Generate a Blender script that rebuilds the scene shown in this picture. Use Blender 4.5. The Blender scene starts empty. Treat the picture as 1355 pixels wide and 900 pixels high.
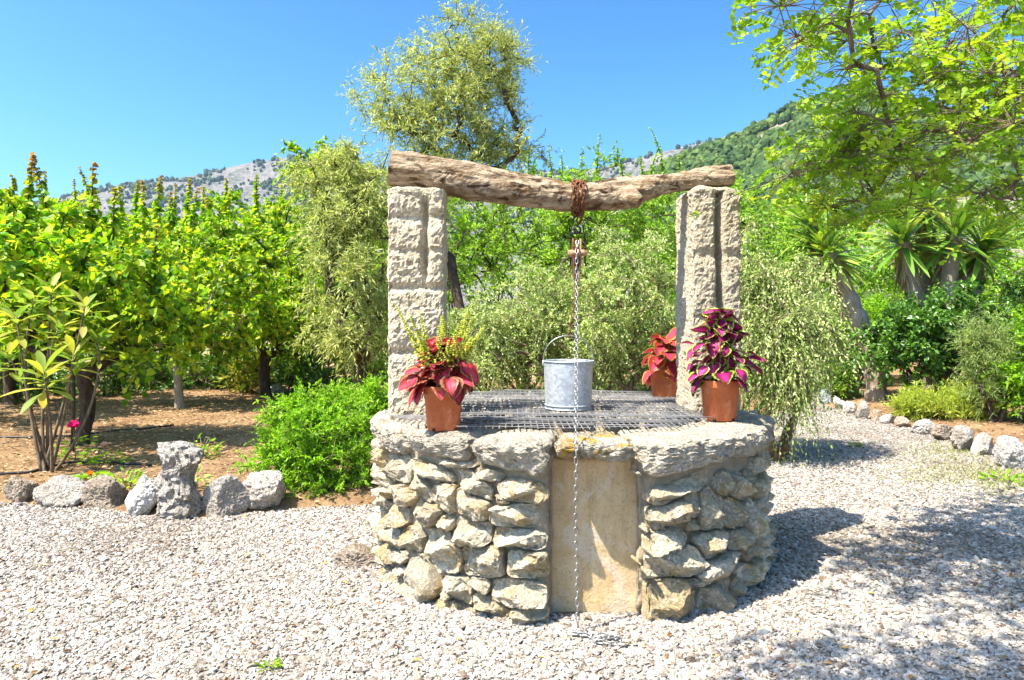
import bpy, bmesh, math, random
import numpy as np
from mathutils import Vector, Matrix
R = math.radians
scene = bpy.context.scene
COL = scene.collection

# ------------------------------------------------------------------ camera, sky, sun, exposure
CAMH = 1.378
FPX = 920.0
cam_d = bpy.data.cameras.new('camera')
cam = bpy.data.objects.new('camera', cam_d); COL.objects.link(cam)
cam.location = (0, 0, CAMH); cam.rotation_euler = (R(90), 0, 0)
cam_d.sensor_width = 36; cam_d.lens = 36 * FPX / 1355
cam_d.shift_y = -20 / 1355
cam_d.clip_start = 0.05; cam_d.clip_end = 6000
scene.camera = cam

SUN_EL = 59.0
SUN_H = np.array([-0.84, -0.54]); SUN_H /= np.linalg.norm(SUN_H)
sun_vec = Vector((SUN_H[0]*math.cos(R(SUN_EL)), SUN_H[1]*math.cos(R(SUN_EL)), math.sin(R(SUN_EL))))
world = bpy.data.worlds.new('World'); scene.world = world; world.use_nodes = True
wn = world.node_tree
sky = wn.nodes.new('ShaderNodeTexSky'); sky.sky_type = 'NISHITA'; sky.sun_disc = False
sky.sun_elevation = R(SUN_EL); sky.sun_rotation = math.atan2(sun_vec.x, sun_vec.y)
sky.air_density = 1.0; sky.dust_density = 2.0; sky.ozone_density = 6.0
bg = wn.nodes['Background']; bg.inputs['Strength'].default_value = 0.15
hsv = wn.nodes.new('ShaderNodeHueSaturation'); hsv.inputs['Saturation'].default_value = 1.06; hsv.inputs['Hue'].default_value = 0.485
gam = wn.nodes.new('ShaderNodeGamma'); gam.inputs['Gamma'].default_value = 1.6; pre = wn.nodes.new('ShaderNodeVectorMath'); pre.operation = 'SCALE'; pre.inputs['Scale'].default_value = 0.5; wn.links.new(sky.outputs[0], pre.inputs[0]); wn.links.new(pre.outputs[0], gam.inputs['Color'])
wn.links.new(gam.outputs[0], hsv.inputs['Color']); wn.links.new(hsv.outputs[0], bg.inputs['Color'])
sun_d = bpy.data.lights.new('sun', 'SUN'); sun_d.energy = 5.0; sun_d.angle = R(0.5); sun_d.color = (1.0, 0.94, 0.84)
sun = bpy.data.objects.new('sun', sun_d); COL.objects.link(sun)
sun.rotation_euler = (-sun_vec).to_track_quat('-Z', 'Y').to_euler(); sun.location = sun_vec * 30
scene.view_settings.view_transform = 'Standard'; scene.view_settings.look = 'None'
scene.view_settings.exposure = 1.45; scene.view_settings.gamma = 1.0
scene.cycles.use_denoising = True
scene.cycles.max_bounces = 7; scene.cycles.diffuse_bounces = 3; scene.cycles.transmission_bounces = 5
scene.cycles.transparent_max_bounces = 6; scene.cycles.volume_bounces = 0

def P(px, py, Y):
    return np.array([(px-677.5)/FPX*Y, Y, CAMH-(py-430)/FPX*Y])
def PG(px, py, z=0.0):
    return P(px, py, (CAMH-z)*FPX/(py-430))

# ------------------------------------------------------------------ numpy noise and mesh helpers
def _h(i, j, k, s):
    n = (i*374761393 + j*668265263 + k*2147483647 + s*1274126177) & 0xffffffff
    n = ((n ^ (n >> 13)) * 1274126177) & 0xffffffff
    n = ((n ^ (n >> 16)) * 2246822519) & 0xffffffff
    return ((n ^ (n >> 15)) & 0xffff) / 32767.5 - 1.0
def vnoise(p, seed=0):
    p = np.asarray(p, float); f = np.floor(p).astype(np.int64); t = p - f
    t = t*t*(3-2*t); o = 0
    for a in (0, 1):
        for b in (0, 1):
            for c in (0, 1):
                w = (t[:,0] if a else 1-t[:,0])*(t[:,1] if b else 1-t[:,1])*(t[:,2] if c else 1-t[:,2])
                o = o + w*_h(f[:,0]+a, f[:,1]+b, f[:,2]+c, seed)
    return o
def fbm(p, octv=4, seed=0):
    p = np.asarray(p, float); o = 0; a = 0.55; q = p
    for i in range(octv):
        o = o + a*vnoise(q, seed+i*17); q = q*2.03+3.7; a *= 0.5
    return o

def build_mesh(name, V, Fs, smooth=True, col=None, attrs=None):
    V = np.asarray(V, np.float32)
    if isinstance(Fs, np.ndarray): Fs = [Fs]
    Fs = [np.asarray(f, np.int32) for f in Fs if len(f)]
    me = bpy.data.meshes.new(name)
    me.vertices.add(len(V)); me.vertices.foreach_set('co', V.ravel())
    idx = np.concatenate([f.ravel() for f in Fs]); tot = np.concatenate([np.full(len(f), f.shape[1], np.int32) for f in Fs])
    st = np.concatenate([[0], np.cumsum(tot)[:-1]]).astype(np.int32)
    me.loops.add(len(idx)); me.loops.foreach_set('vertex_index', idx)
    me.polygons.add(len(tot)); me.polygons.foreach_set('loop_start', st)
    me.polygons.foreach_set('use_smooth', np.full(len(tot), bool(smooth)))
    if col is not None:
        c = np.ones((len(V), 4), np.float32); c[:, :3] = col
        a = me.attributes.new('col', 'FLOAT_COLOR', 'POINT'); a.data.foreach_set('color', c.ravel())
    for k, v in (attrs or {}).items():
        a = me.attributes.new(k, 'FLOAT', 'POINT'); a.data.foreach_set('value', np.asarray(v, np.float32))
    me.update(calc_edges=True)
    return me
def link(name, me, material=None, parent=None, loc=None, kind=None):
    o = bpy.data.objects.new(name, me); COL.objects.link(o)
    if material and me and not me.materials: me.materials.append(material)
    if parent: o.parent = parent
    if loc is not None: o.location = [float(v) for v in loc]
    if kind: o['kind'] = kind
    return o
def obj(name, V, Fs, material, parent=None, smooth=True, col=None, attrs=None, loc=None, kind=None):
    return link(name, build_mesh(name, V, Fs, smooth, col, attrs), material, parent, loc, kind)
def tag(o, label=None, cat=None, group=None, kind=None):
    if label: o['label'] = label
    if cat: o['category'] = cat
    if group: o['group'] = group
    if kind: o['kind'] = kind
    return o
def thing(name, label, cat, loc=(0,0,0), group=None):
    o = bpy.data.objects.new(name, None); COL.objects.link(o)
    o.location = [float(v) for v in loc]; o.empty_display_size = 0.1
    return tag(o, label, cat, group)

_ico = {}
def ico(n):
    if n not in _ico:
        bm = bmesh.new(); bmesh.ops.create_icosphere(bm, subdivisions=n, radius=1)
        _ico[n] = (np.array([v.co[:] for v in bm.verts]), np.array([[v.index for v in f.verts] for f in bm.faces])); bm.free()
    return _ico[n][0].copy(), _ico[n][1]
def tubes(paths, sides=6, cap=True):
    """paths: list of (points Nx3, radii N). One joined vertex/face set."""
    VV = []; Q = []; T = []; off = 0
    ang = np.arange(sides)/sides*2*math.pi
    for pts, rad in paths:
        pts = np.asarray(pts, float); n = len(pts); rad = np.broadcast_to(np.asarray(rad, float), (n,))
        tg = np.gradient(pts, axis=0); tg /= np.linalg.norm(tg, axis=1, keepdims=True)+1e-9
        ref = np.eye(3)[np.argmin(np.abs(tg).sum(0))]
        u = np.cross(tg, ref); u /= np.linalg.norm(u, axis=1, keepdims=True)+1e-9
        v = np.cross(tg, u)
        ring = pts[:,None] + rad[:,None,None]*(np.cos(ang)[None,:,None]*u[:,None]+np.sin(ang)[None,:,None]*v[:,None])
        VV.append(ring.reshape(-1, 3))
        i = np.arange(n-1)[:,None]*sides; j = np.arange(sides)[None]; k = (j+1) % sides
        Q.append((np.stack([i+j, i+k, i+sides+k, i+sides+j], -1)+off).reshape(-1, 4)[:, ::-1])
        if cap:
            VV.append(pts[[0, -1]]); c0 = off+n*sides; c1 = c0+1; jj = np.arange(sides); kk = (jj+1) % sides
            T.append(np.stack([np.full(sides, c0), off+jj, off+kk], -1)); T.append(np.stack([np.full(sides, c1), off+(n-1)*sides+kk, off+(n-1)*sides+jj], -1))
            off += 2
        off += n*sides
    return np.concatenate(VV), [np.concatenate(Q)]+([np.concatenate(T)] if T else [])
def boxgrid(nx, ny, nz):
    """surface grid of the box [-1,1]^3 with shared vertices"""
    ids = {}; V = []; F = []
    def vid(a, b, c):
        k = (a, b, c)
        if k not in ids: ids[k] = len(V); V.append((2*a/nx-1, 2*b/ny-1, 2*c/nz-1))
        return ids[k]
    for a in range(nx):
        for b in range(ny):
            F.append([vid(a,b,0), vid(a,b+1,0), vid(a+1,b+1,0), vid(a+1,b,0)]); F.append([vid(a,b,nz), vid(a+1,b,nz), vid(a+1,b+1,nz), vid(a,b+1,nz)])
    for a in range(nx):
        for c in range(nz):
            F.append([vid(a,0,c), vid(a+1,0,c), vid(a+1,0,c+1), vid(a,0,c+1)]); F.append([vid(a,ny,c), vid(a,ny,c+1), vid(a+1,ny,c+1), vid(a+1,ny,c)])
    for b in range(ny):
        for c in range(nz):
            F.append([vid(0,b,c), vid(0,b,c+1), vid(0,b+1,c+1), vid(0,b+1,c)]); F.append([vid(nx,b,c), vid(nx,b+1,c), vid(nx,b+1,c+1), vid(nx,b,c+1)])
    return np.array(V, float), np.array(F)
def lathe(prof, n=40, sq=2.0):
    """prof list of (r,z); sq>2 squares the section off"""
    a = np.arange(n)/n*2*math.pi; c, s = np.cos(a), np.sin(a)
    k = (np.abs(c)**sq+np.abs(s)**sq)**(-1/sq)
    V = np.concatenate([np.stack([r*k*c, r*k*s, np.full(n, z)], -1) for r, z in prof])
    i = np.arange(len(prof)-1)[:,None]*n; j = np.arange(n)[None]; q = (j+1) % n
    return V, np.stack([i+j, i+q, i+n+q, i+n+j], -1).reshape(-1, 4)

# ------------------------------------------------------------------ materials
class NT:
    def __init__(s, name):
        s.m = bpy.data.materials.new(name); s.m.use_nodes = True; s.t = s.m.node_tree
        s.b = s.t.nodes['Principled BSDF']; s.out = s.t.nodes['Material Output']
    def n(s, typ, **kw):
        nd = s.t.nodes.new('ShaderNode'+typ)
        for k, v in kw.items():
            if k.startswith('_'): setattr(nd, k[1:], v)
            else: s.set(nd, k.replace('_', ' '), v)
        return nd
    def set(s, nd, k, v):
        i = nd.inputs[int(k)] if k.isdigit() else nd.inputs[k]
        if hasattr(v, 'bl_idname') and 'outputs' in dir(v): v = v.outputs[0]
        if isinstance(v, bpy.types.NodeSocket): s.t.links.new(v, i)
        else: i.default_value = v
    def noise(s, co, scale, detail=5, rough=0.6, dist=0.0):
        nd = s.n('TexNoise', Scale=scale, Detail=detail, Roughness=rough, Distortion=dist); s.set(nd, 'Vector', co); return nd.outputs[0]
    def ramp(s, fac, *stops):
        nd = s.n('ValToRGB'); s.set(nd, 'Fac', fac); e = nd.color_ramp.elements
        while len(e) < len(stops): e.new(0.5)
        for i, (p, c) in enumerate(stops):
            e[i].position = p; e[i].color = (*c, 1) if not isinstance(c, (int, float)) else (c, c, c, 1)
        return nd.outputs[0]
    def mix(s, fac, a, b, mode='MIX'):
        nd = s.n('Mix', _data_type='RGBA', _blend_type=mode)
        for k, v in ((0, fac), (6, a), (7, b)):
            if isinstance(v, bpy.types.NodeSocket): s.t.links.new(v, nd.inputs[k])
            elif k == 0: nd.inputs[k].default_value = v
            else: nd.inputs[k].default_value = (*v, 1)
        return nd.outputs[2]
    def math(s, op, a, b=0.0):
        nd = s.n('Math', _operation=op); s.set(nd, '0', a); s.set(nd, '1', b); return nd.outputs[0]
    def bump(s, h, strength=0.5, dist=0.01, normal=None):
        nd = s.n('Bump', Strength=strength, Distance=dist); s.set(nd, 'Height', h)
        if normal is not None: s.set(nd, 'Normal', normal)
        return nd.outputs[0]
    def co(s, which='Object'): return s.n('TexCoord').outputs[which]
    def rnd(s): return s.n('ObjectInfo').outputs['Random']
    def fin(s, color, rough=0.85, spec=0.25, normal=None, metal=0.0):
        s.set(s.b, 'Base Color', color if not isinstance(color, tuple) else (*color, 1)); s.set(s.b, 'Roughness', rough); s.set(s.b, 'Specular IOR Level', spec); s.set(s.b, 'Metallic', metal)
        if normal is not None: s.set(s.b, 'Normal', normal)
        return s.m

def stone_mat(name, light, mid, ochre, grey, ochre_at=0.56, grey_at=0.58, speck=0.5, sc=1.0, bump=1.0, lichen=0.0):
    s = NT(name); co = s.co(); r = s.rnd()
    off = s.n('VectorMath', _operation='ADD'); s.set(off, '0', co)
    cmb = s.n('CombineXYZ'); s.set(cmb, 'X', s.math('MULTIPLY', r, 37.0)); s.set(cmb, 'Y', s.math('MULTIPLY', r, 19.0)); s.set(off, '1', cmb.outputs[0])
    c = off.outputs[0]
    base = s.mix(s.ramp(s.noise(c, 7*sc, 8, 0.65), (0.35, 0.0), (0.65, 1.0)), mid, light)
    hue = s.n('HueSaturation'); s.set(hue, 'Color', base); s.set(hue, 'Value', s.math('MULTIPLY_ADD', r, 0.4)); 
    hue.inputs['Value'].default_value = 1
    vm = s.n('Math', _operation='MULTIPLY_ADD'); s.set(vm, '0', r); vm.inputs[1].default_value = 0.45; vm.inputs[2].default_value = 0.76; s.set(hue, 'Value', vm.outputs[0])
    b2 = s.mix(s.ramp(s.noise(c, 4.3*sc, 6, 0.6, 0.6), (ochre_at, 0.0), (ochre_at+0.12, 0.85)), hue.outputs[0], ochre)
    b3 = s.mix(s.ramp(s.noise(c, 9.1*sc, 8, 0.7), (grey_at, 0.0), (grey_at+0.09, 0.9)), b2, grey)
    sp = s.ramp(s.noise(c, 52*sc, 6, 0.78), (0.38, speck), (0.50, 0.0))
    b4 = s.mix(sp, b3, tuple(v*0.42 for v in mid))
    if lichen:
        b4 = s.mix(s.ramp(s.noise(c, 13*sc, 5, 0.6, 0.8), (0.53, 0.0), (0.58, lichen)), b4, (0.66, 0.38, 0.025))
    pit = s.ramp(s.noise(c, 70*sc, 5, 0.75), (0.36, 0.0), (0.52, 1.0))
    hgt = s.math('ADD', s.noise(c, 18*sc, 9, 0.78), s.math('MULTIPLY', pit, 0.32))
    return s.fin(b4, 0.92, 0.12, s.bump(hgt, bump, 0.030/sc))

M = {}
M['stone'] = stone_mat('rubble_limestone', (0.80,0.71,0.53), (0.62,0.52,0.345), (0.58,0.42,0.20), (0.50,0.445,0.35), 0.50, 0.64, 0.4)
M['coping'] = stone_mat('weathered_coping', (0.76,0.68,0.53), (0.58,0.50,0.37), (0.52,0.39,0.20), (0.38,0.335,0.265), 0.58, 0.59, 0.6)
M['lintel'] = stone_mat('lichened_lintel', (0.70,0.64,0.52), (0.48,0.42,0.31), (0.52,0.34,0.12), (0.3,0.27,0.23), 0.5, 0.6, 0.6, lichen=0.85)
M['pillar'] = stone_mat('dressed_sandstone', (0.74,0.645,0.47), (0.58,0.485,0.325), (0.56,0.41,0.21), (0.46,0.42,0.36), 0.62, 0.63, 0.4, 1.3)
M['rock'] = stone_mat('edging_limestone', (0.66,0.60,0.52), (0.46,0.40,0.32), (0.42,0.29,0.16), (0.29,0.255,0.215), 0.62, 0.57, 0.55, 0.9)
M['rock_white'] = stone_mat('pale_limestone', (0.74,0.71,0.65), (0.58,0.53,0.45), (0.46,0.36,0.23), (0.44,0.41,0.36), 0.66, 0.66, 0.3, 0.9)
M['rock_brown'] = stone_mat('brown_limestone', (0.54,0.44,0.34), (0.38,0.30,0.21), (0.38,0.24,0.12), (0.28,0.235,0.19), 0.56, 0.6, 0.5, 0.9)
M['rock_blue'] = stone_mat('bluish_limestone', (0.50,0.54,0.58), (0.34,0.37,0.41), (0.4,0.34,0.27), (0.27,0.29,0.32), 0.68, 0.6, 0.4, 0.9)

s = NT('lime_mortar'); c = s.co()
M['mortar'] = s.fin(s.mix(s.ramp(s.noise(c, 9, 8, 0.7), (0.35,0.0), (0.65,1.0)), (0.30,0.235,0.15), (0.48,0.395,0.27)), 0.95, 0.1, s.bump(s.noise(c, 45, 8, 0.75), 1.0, 0.02))
s = NT('door_slab_plaster'); c = s.co()
b = s.mix(s.ramp(s.noise(c, 5, 8, 0.65, 0.4), (0.32,0.0), (0.68,1.0)), (0.50,0.34,0.155), (0.68,0.51,0.30))
b = s.mix(s.ramp(s.noise(c, 26, 6, 0.7), (0.56,0.0), (0.68,0.6)), b, (0.40,0.26,0.12))
mp = s.n('Mapping'); s.set(mp, 'Vector', c); mp.inputs['Scale'].default_value = (1, 1, 0.12)
b = s.mix(s.ramp(s.noise(mp.outputs[0], 16, 7, 0.7), (0.50,0.0), (0.68,0.6)), b, (0.36,0.215,0.09))
b = s.mix(s.ramp(s.noise(c, 3.1, 7, 0.65, 1.2), (0.54,0.0), (0.62,0.55)), b, (0.62,0.53,0.40))
b = s.mix(s.ramp(s.noise(c, 80, 5, 0.75), (0.36,0.5), (0.46,0.0)), b, (0.22,0.14,0.07))
M['slab'] = s.fin(b, 0.92, 0.15, s.bump(s.noise(c, 38, 8, 0.75), 0.7, 0.012))

s = NT('old_log_wood'); c = s.co()
mp = s.n('Mapping'); s.set(mp, 'Vector', c); mp.inputs['Scale'].default_value = (0.22, 1, 1); mc = mp.outputs[0]
mp2 = s.n('Mapping'); s.set(mp2, 'Vector', c); mp2.inputs['Scale'].default_value = (0.5, 1, 1); mc2 = mp2.outputs[0]
b = s.mix(s.ramp(s.noise(mc, 30, 8, 0.65), (0.34,0.0), (0.62,1.0)), (0.20,0.125,0.065), (0.62,0.48,0.32))
b = s.mix(s.ramp(s.noise(mc2, 9, 7, 0.65, 0.7), (0.53,0.0), (0.62,0.85)), b, (0.23,0.135,0.06))
b = s.mix(s.ramp(s.noise(mc2, 15, 6, 0.65, 0.5), (0.38,0.95), (0.45,0.0)), b, (0.07,0.038,0.02))
hgt = s.math('ADD', s.noise(mc, 34, 8, 0.7), s.math('MULTIPLY', s.noise(mc2, 15, 6, 0.65, 0.5), 1.4))
M['log'] = s.fin(b, 0.88, 0.15, s.bump(hgt, 1.0, 0.045))

def bark(name, a, b_, sc=20):
    s = NT(name); c = s.co()
    mp = s.n('Mapping'); s.set(mp, 'Vector', c); mp.inputs['Scale'].default_value = (1, 1, 0.3)
    nz = s.noise(mp.outputs[0], sc, 7, 0.7)
    return s.fin(s.mix(s.ramp(nz, (0.35,0.0), (0.65,1.0)), a, b_), 0.92, 0.15, s.bump(nz, 0.9, 0.02))
M['bark'] = bark('grey_brown_bark', (0.10,0.065,0.04), (0.25,0.19,0.13))
M['bark_dark'] = bark('dark_bark', (0.035,0.026,0.02), (0.12,0.085,0.06))
M['bark_pale'] = bark('pale_bark', (0.22,0.17,0.12), (0.40,0.33,0.25))
M['stem_green'] = bark('green_stem', (0.16,0.15,0.06), (0.28,0.26,0.12))

def leaf_mat(name, trans=0.35, rough=0.5, spec=0.3, tint=(1.25,1.25,0.7)):
    s = NT(name); a = s.n('Attribute', _attribute_name='col').outputs['Color']
    s.fin(a, rough, spec)
    tr = s.n('BsdfTranslucent'); s.set(tr, 'Color', s.mix(1.0, a, tint, 'MULTIPLY'))
    mx = s.n('MixShader', Fac=trans); s.t.links.new(s.b.outputs[0], mx.inputs[1]); s.t.links.new(tr.outputs[0], mx.inputs[2])
    s.t.links.new(mx.outputs[0], s.out.inputs['Surface']); return s.m
M['leaf'] = leaf_mat('green_leaf', 0.48, 0.5, 0.3, (1.35,1.3,0.6))
M['leaf_olive'] = leaf_mat('olive_leaf', 0.38, 0.5, 0.3)
M['leaf_gloss'] = leaf_mat('glossy_leaf', 0.25, 0.35, 0.4)
M['dry'] = leaf_mat('dry_leaf', 0.15, 0.8, 0.1, (1.1,1.0,0.8))

def coleus_mat(name, centre, mid, dark, edge):
    s = NT(name); e = s.n('Attribute', _attribute_name='edge').outputs['Fac']; c = s.co(); r = s.rnd()
    e2 = s.math('ADD', e, s.math('MULTIPLY', s.math('SUBTRACT', s.noise(c, 60, 3, 0.6), 0.5), 0.35))
    base = s.ramp(e2, (0.05, centre), (0.38, mid), (0.66, dark), (0.80, edge))
    vein = s.n('Attribute', _attribute_name='vein').outputs['Fac']
    base = s.mix(s.math('MULTIPLY', vein, 0.7), base, centre)
    hs = s.n('HueSaturation'); s.set(hs, 'Color', base)
    vm = s.n('Math', _operation='MULTIPLY_ADD'); s.set(vm, '0', r); vm.inputs[1].default_value = 0.9; vm.inputs[2].default_value = 0.55; s.set(hs, 'Value', vm.outputs[0])
    s.fin(hs.outputs[0], 0.5, 0.3, s.bump(vein, 0.4, 0.004))
    tr = s.n('BsdfTranslucent'); s.set(tr, 'Color', hs.outputs[0])
    mx = s.n('MixShader', Fac=0.3); s.t.links.new(s.b.outputs[0], mx.inputs[1]); s.t.links.new(tr.outputs[0], mx.inputs[2])
    s.t.links.new(mx.outputs[0], s.out.inputs['Surface']); return s.m
M['coleus_red'] = coleus_mat('coleus_red', (0.62,0.06,0.11), (0.46,0.03,0.03), (0.15,0.01,0.014), (0.40,0.20,0.09))
M['coleus_lime'] = coleus_mat('coleus_magenta_lime', (0.42,0.025,0.18), (0.24,0.012,0.08), (0.07,0.005,0.018), (0.32,0.42,0.045))
M['coleus_orange'] = coleus_mat('coleus_orange', (0.52,0.04,0.11), (0.42,0.05,0.03), (0.24,0.04,0.018), (0.42,0.22,0.05))

def plain(name, c1, c2, rough, spec, metal=0.0, sc=20, bump=0.2, bd=0.004):
    s = NT(name); c = s.co(); nz = s.noise(c, sc, 6, 0.65)
    return s.fin(s.mix(s.ramp(nz, (0.35,0.0), (0.65,1.0)), c1, c2), rough, spec, s.bump(nz, bump, bd), metal)
s = NT('terracotta_clay'); c = s.co()
b = s.mix(s.ramp(s.noise(c, 9, 6, 0.65), (0.35,0.0), (0.65,1.0)), (0.38,0.095,0.03), (0.52,0.15,0.055))
b = s.mix(s.ramp(s.noise(c, 16, 8, 0.72, 0.6), (0.54,0.0), (0.70,0.55)), b, (0.55,0.36,0.24))
b = s.mix(s.ramp(s.noise(c, 33, 6, 0.7), (0.34,0.6), (0.44,0.0)), b, (0.20,0.055,0.02))
M['terracotta'] = s.fin(b, 0.62, 0.3, s.bump(s.noise(c, 60, 5, 0.7), 0.25, 0.004))
M['potsoil'] = plain('potting_soil', (0.03,0.02,0.012), (0.07,0.045,0.028), 0.95, 0.1, 0, 60, 1.0, 0.01)
s = NT('galvanised_steel'); c = s.co()
vo = s.n('TexVoronoi', Scale=70.0); s.set(vo, 'Vector', c); sp_ = s.n('SeparateColor'); s.set(sp_, 'Color', vo.outputs['Color'])
b = s.mix(sp_.outputs[0], (0.33,0.36,0.38), (0.52,0.55,0.56))
mp = s.n('Mapping'); s.set(mp, 'Vector', c); mp.inputs['Scale'].default_value = (1, 1, 0.15)
b = s.mix(s.ramp(s.noise(mp.outputs[0], 18, 7, 0.7), (0.50,0.0), (0.66,0.6)), b, (0.62,0.62,0.59))
b = s.mix(s.ramp(s.noise(c, 11, 7, 0.72), (0.62,0.0), (0.70,0.7)), b, (0.26,0.17,0.10))
M['galv'] = s.fin(b, s.ramp(s.noise(c, 20, 5, 0.6), (0.3,0.38), (0.7,0.62)), 0.5, s.bump(s.noise(c, 9, 4, 0.6), 0.25, 0.02), 0.45)
M['chain'] = plain('bright_chain_steel', (0.22,0.21,0.19), (0.40,0.39,0.36), 0.35, 0.5, 0.7, 80, 0.1)
M['grate'] = plain('zinc_grating', (0.14,0.135,0.13), (0.27,0.26,0.25), 0.65, 0.35, 0.2, 50, 0.2)
M['rust'] = plain('rusty_iron', (0.09,0.035,0.018), (0.26,0.11,0.05), 0.85, 0.2, 0.2, 70, 0.6)
M['iron'] = plain('black_iron', (0.025,0.022,0.02), (0.09,0.06,0.045), 0.65, 0.4, 0.4, 50, 0.3)
M['pulleywood'] = plain('pulley_wood', (0.24,0.12,0.06), (0.46,0.30,0.18), 0.8, 0.2, 0, 40, 0.5)
M['hose'] = plain('black_hose', (0.012,0.012,0.013), (0.03,0.03,0.03), 0.5, 0.4, 0, 30, 0.1)

# gravel: the packed sheet under the loose pebbles, and the pebbles themselves
s = NT('packed_gravel'); c = s.co()
vo = s.n('TexVoronoi', Scale=42.0); s.set(vo, 'Vector', c)
b = s.ramp(vo.outputs['Color'], (0.0, (0.21,0.175,0.135)), (0.5, (0.355,0.315,0.255)), (1.0, (0.48,0.445,0.39)))
b = s.mix(s.ramp(vo.outputs['Distance'], (0.30, 0.0), (0.62, 0.75)), b, (0.11,0.09,0.07))
b = s.mix(s.ramp(s.noise(c, 0.9, 5, 0.6), (0.50,0.0), (0.72,0.5)), b, (0.27,0.195,0.14))
M['gravel'] = s.fin(b, 0.9, 0.2, s.bump(vo.outputs['Distance'], 1.0, -0.02))
s = NT('limestone_pebble')
pa = s.n('Attribute', _attribute_name='pcol', _attribute_type='INSTANCER').outputs['Fac']
b = s.ramp(pa, (0.0, (0.10,0.07,0.05)), (0.06, (0.19,0.15,0.11)), (0.18, (0.27,0.23,0.18)), (0.45, (0.32,0.285,0.238)), (0.75, (0.385,0.353,0.305)), (0.95, (0.46,0.437,0.395)), (1.0, (0.27,0.17,0.13)))
M['pebble'] = s.fin(b, 0.85, 0.2)

s = NT('dry_garden_earth'); c = s.co()
b = s.mix(s.ramp(s.noise(c, 2.2, 8, 0.68), (0.36,0.0), (0.64,1.0)), (0.22,0.125,0.058), (0.40,0.265,0.14))
b = s.mix(s.ramp(s.noise(c, 30, 6, 0.75), (0.40,0.75), (0.52,0.0)), b, (0.19,0.105,0.055))
b = s.mix(s.ramp(s.noise(c, 17, 6, 0.7), (0.60,0.0), (0.70,0.6)), b, (0.46,0.35,0.22))
sep = s.n('SeparateXYZ'); s.set(sep, 'Vector', c)
far = s.ramp(s.math('MULTIPLY', sep.outputs['Y'], 0.01), (0.16, 0.0), (0.30, 1.0))
gr = s.mix(s.ramp(s.noise(c, 0.25, 6, 0.65), (0.40,0.0), (0.58,1.0)), (0.12,0.17,0.04), (0.36,0.27,0.13))
M['earth'] = s.fin(s.mix(far, b, gr), 0.95, 0.1, s.bump(s.noise(c, 24, 8, 0.75), 1.0, 0.04))

s = NT('scrub_mountain_rock'); c = s.co()
b = s.mix(s.ramp(s.noise(c, 0.09, 9, 0.8), (0.44,0.0), (0.56,1.0)), (0.08,0.10,0.06), (0.27,0.235,0.215))
b = s.mix(s.ramp(s.noise(c, 0.010, 7, 0.6), (0.46,0.0), (0.66,0.7)), b, (0.31,0.265,0.245))
M['mountain'] = s.fin(b, 0.95, 0.1, s.bump(s.noise(c, 0.05, 9, 0.75), 1.0, 14.0))
s = NT('wooded_slope_soil'); c = s.co()
b = s.mix(s.ramp(s.noise(c, 0.05, 8, 0.7), (0.45,0.0), (0.60,1.0)), (0.055,0.085,0.02), (0.34,0.29,0.21))
M['slope'] = s.fin(b, 0.95, 0.1, s.bump(s.noise(c, 0.2, 8, 0.7), 1.0, 3.0))
M['forest'] = leaf_mat('forest_foliage', 0.15, 0.7, 0.1)

# ------------------------------------------------------------------ leaves, twigs, trees
TMPL = {  # (u along, v across, w up) and faces
 'thin': (np.array([[0,0,0],[.45,.5,.02],[1,0,-.08],[.45,-.5,.02]]), np.array([[0,1,2,3]])),
 'leaf': (np.array([[0,0,0],[.30,.5,.10],[.68,.36,.04],[1,0,-.14],[.68,-.36,.04],[.30,-.5,.10]]), np.array([[0,3,2,1],[0,5,4,3]])),
 'heart': (np.array([[0,0,0],[.10,.5,.10],[.55,.42,.03],[1,0,-.2],[.55,-.42,.03],[.10,-.5,.10]]), np.array([[0,3,2,1],[0,5,4,3]])),
 'round': (np.array([[0,0,0],[.25,.48,.06],[.72,.46,.05],[1,0,0],[.72,-.46,.05],[.25,-.48,.06]]), np.array([[0,3,2,1],[0,5,4,3]])),
 'blade': (np.array([[0,.32,.04],[0,-.32,.04],[.5,.5,.03],[.5,-.5,.03],[1,0,-.16]]), None)}
def unit(v): return v/(np.linalg.norm(v, axis=-1, keepdims=True)+1e-9)
def leaves(Pt, D, N, L, W, kind):
    T, F = TMPL[kind]; D = unit(D); S = unit(np.cross(N, D)); N = np.cross(D, S); n = len(Pt)
    L = np.broadcast_to(L, (n,)); W = np.broadcast_to(W, (n,))
    V = Pt[:,None]+D[:,None]*(T[:,0][None,:,None]*L[:,None,None])+S[:,None]*(T[:,1][None,:,None]*W[:,None,None])+N[:,None]*(T[:,2][None,:,None]*L[:,None,None])
    F = (F[None]+(np.arange(n)*len(T))[:,None,None]).reshape(-1, F.shape[1])
    return V.reshape(-1, 3), F, len(T)
def pick_cols(rng, cols, n, jit=0.18):
    cols = np.asarray(cols); w = rng.random(n)*(len(cols)-1); i = np.minimum(w.astype(int), len(cols)-2); f = (w-i)[:,None]
    c = cols[i]*(1-f)+cols[i+1]*f
    return c*(1+rng.uniform(-jit, jit, (n, 1)))
def sample_blobs(rng, blobs, n, shell=0.45, rough=0.3, seed=0):
    vol = np.array([b[3]*b[4]*b[5] for b in blobs])**0.8; cnt = rng.multinomial(n, vol/vol.sum())
    out = []; cen = []
    for b, k in zip(blobs, cnt):
        d = unit(rng.normal(size=(k, 3))); r = rng.random(k)**shell*(1+rough*1.6*fbm(d*1.7+b[0]*3.1, 3, seed))
        out.append(np.array(b[:3])+d*r[:,None]*np.array(b[3:])); cen.append(np.tile(b[:3], (k, 1)))
    return np.concatenate(out), np.concatenate(cen)
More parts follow.
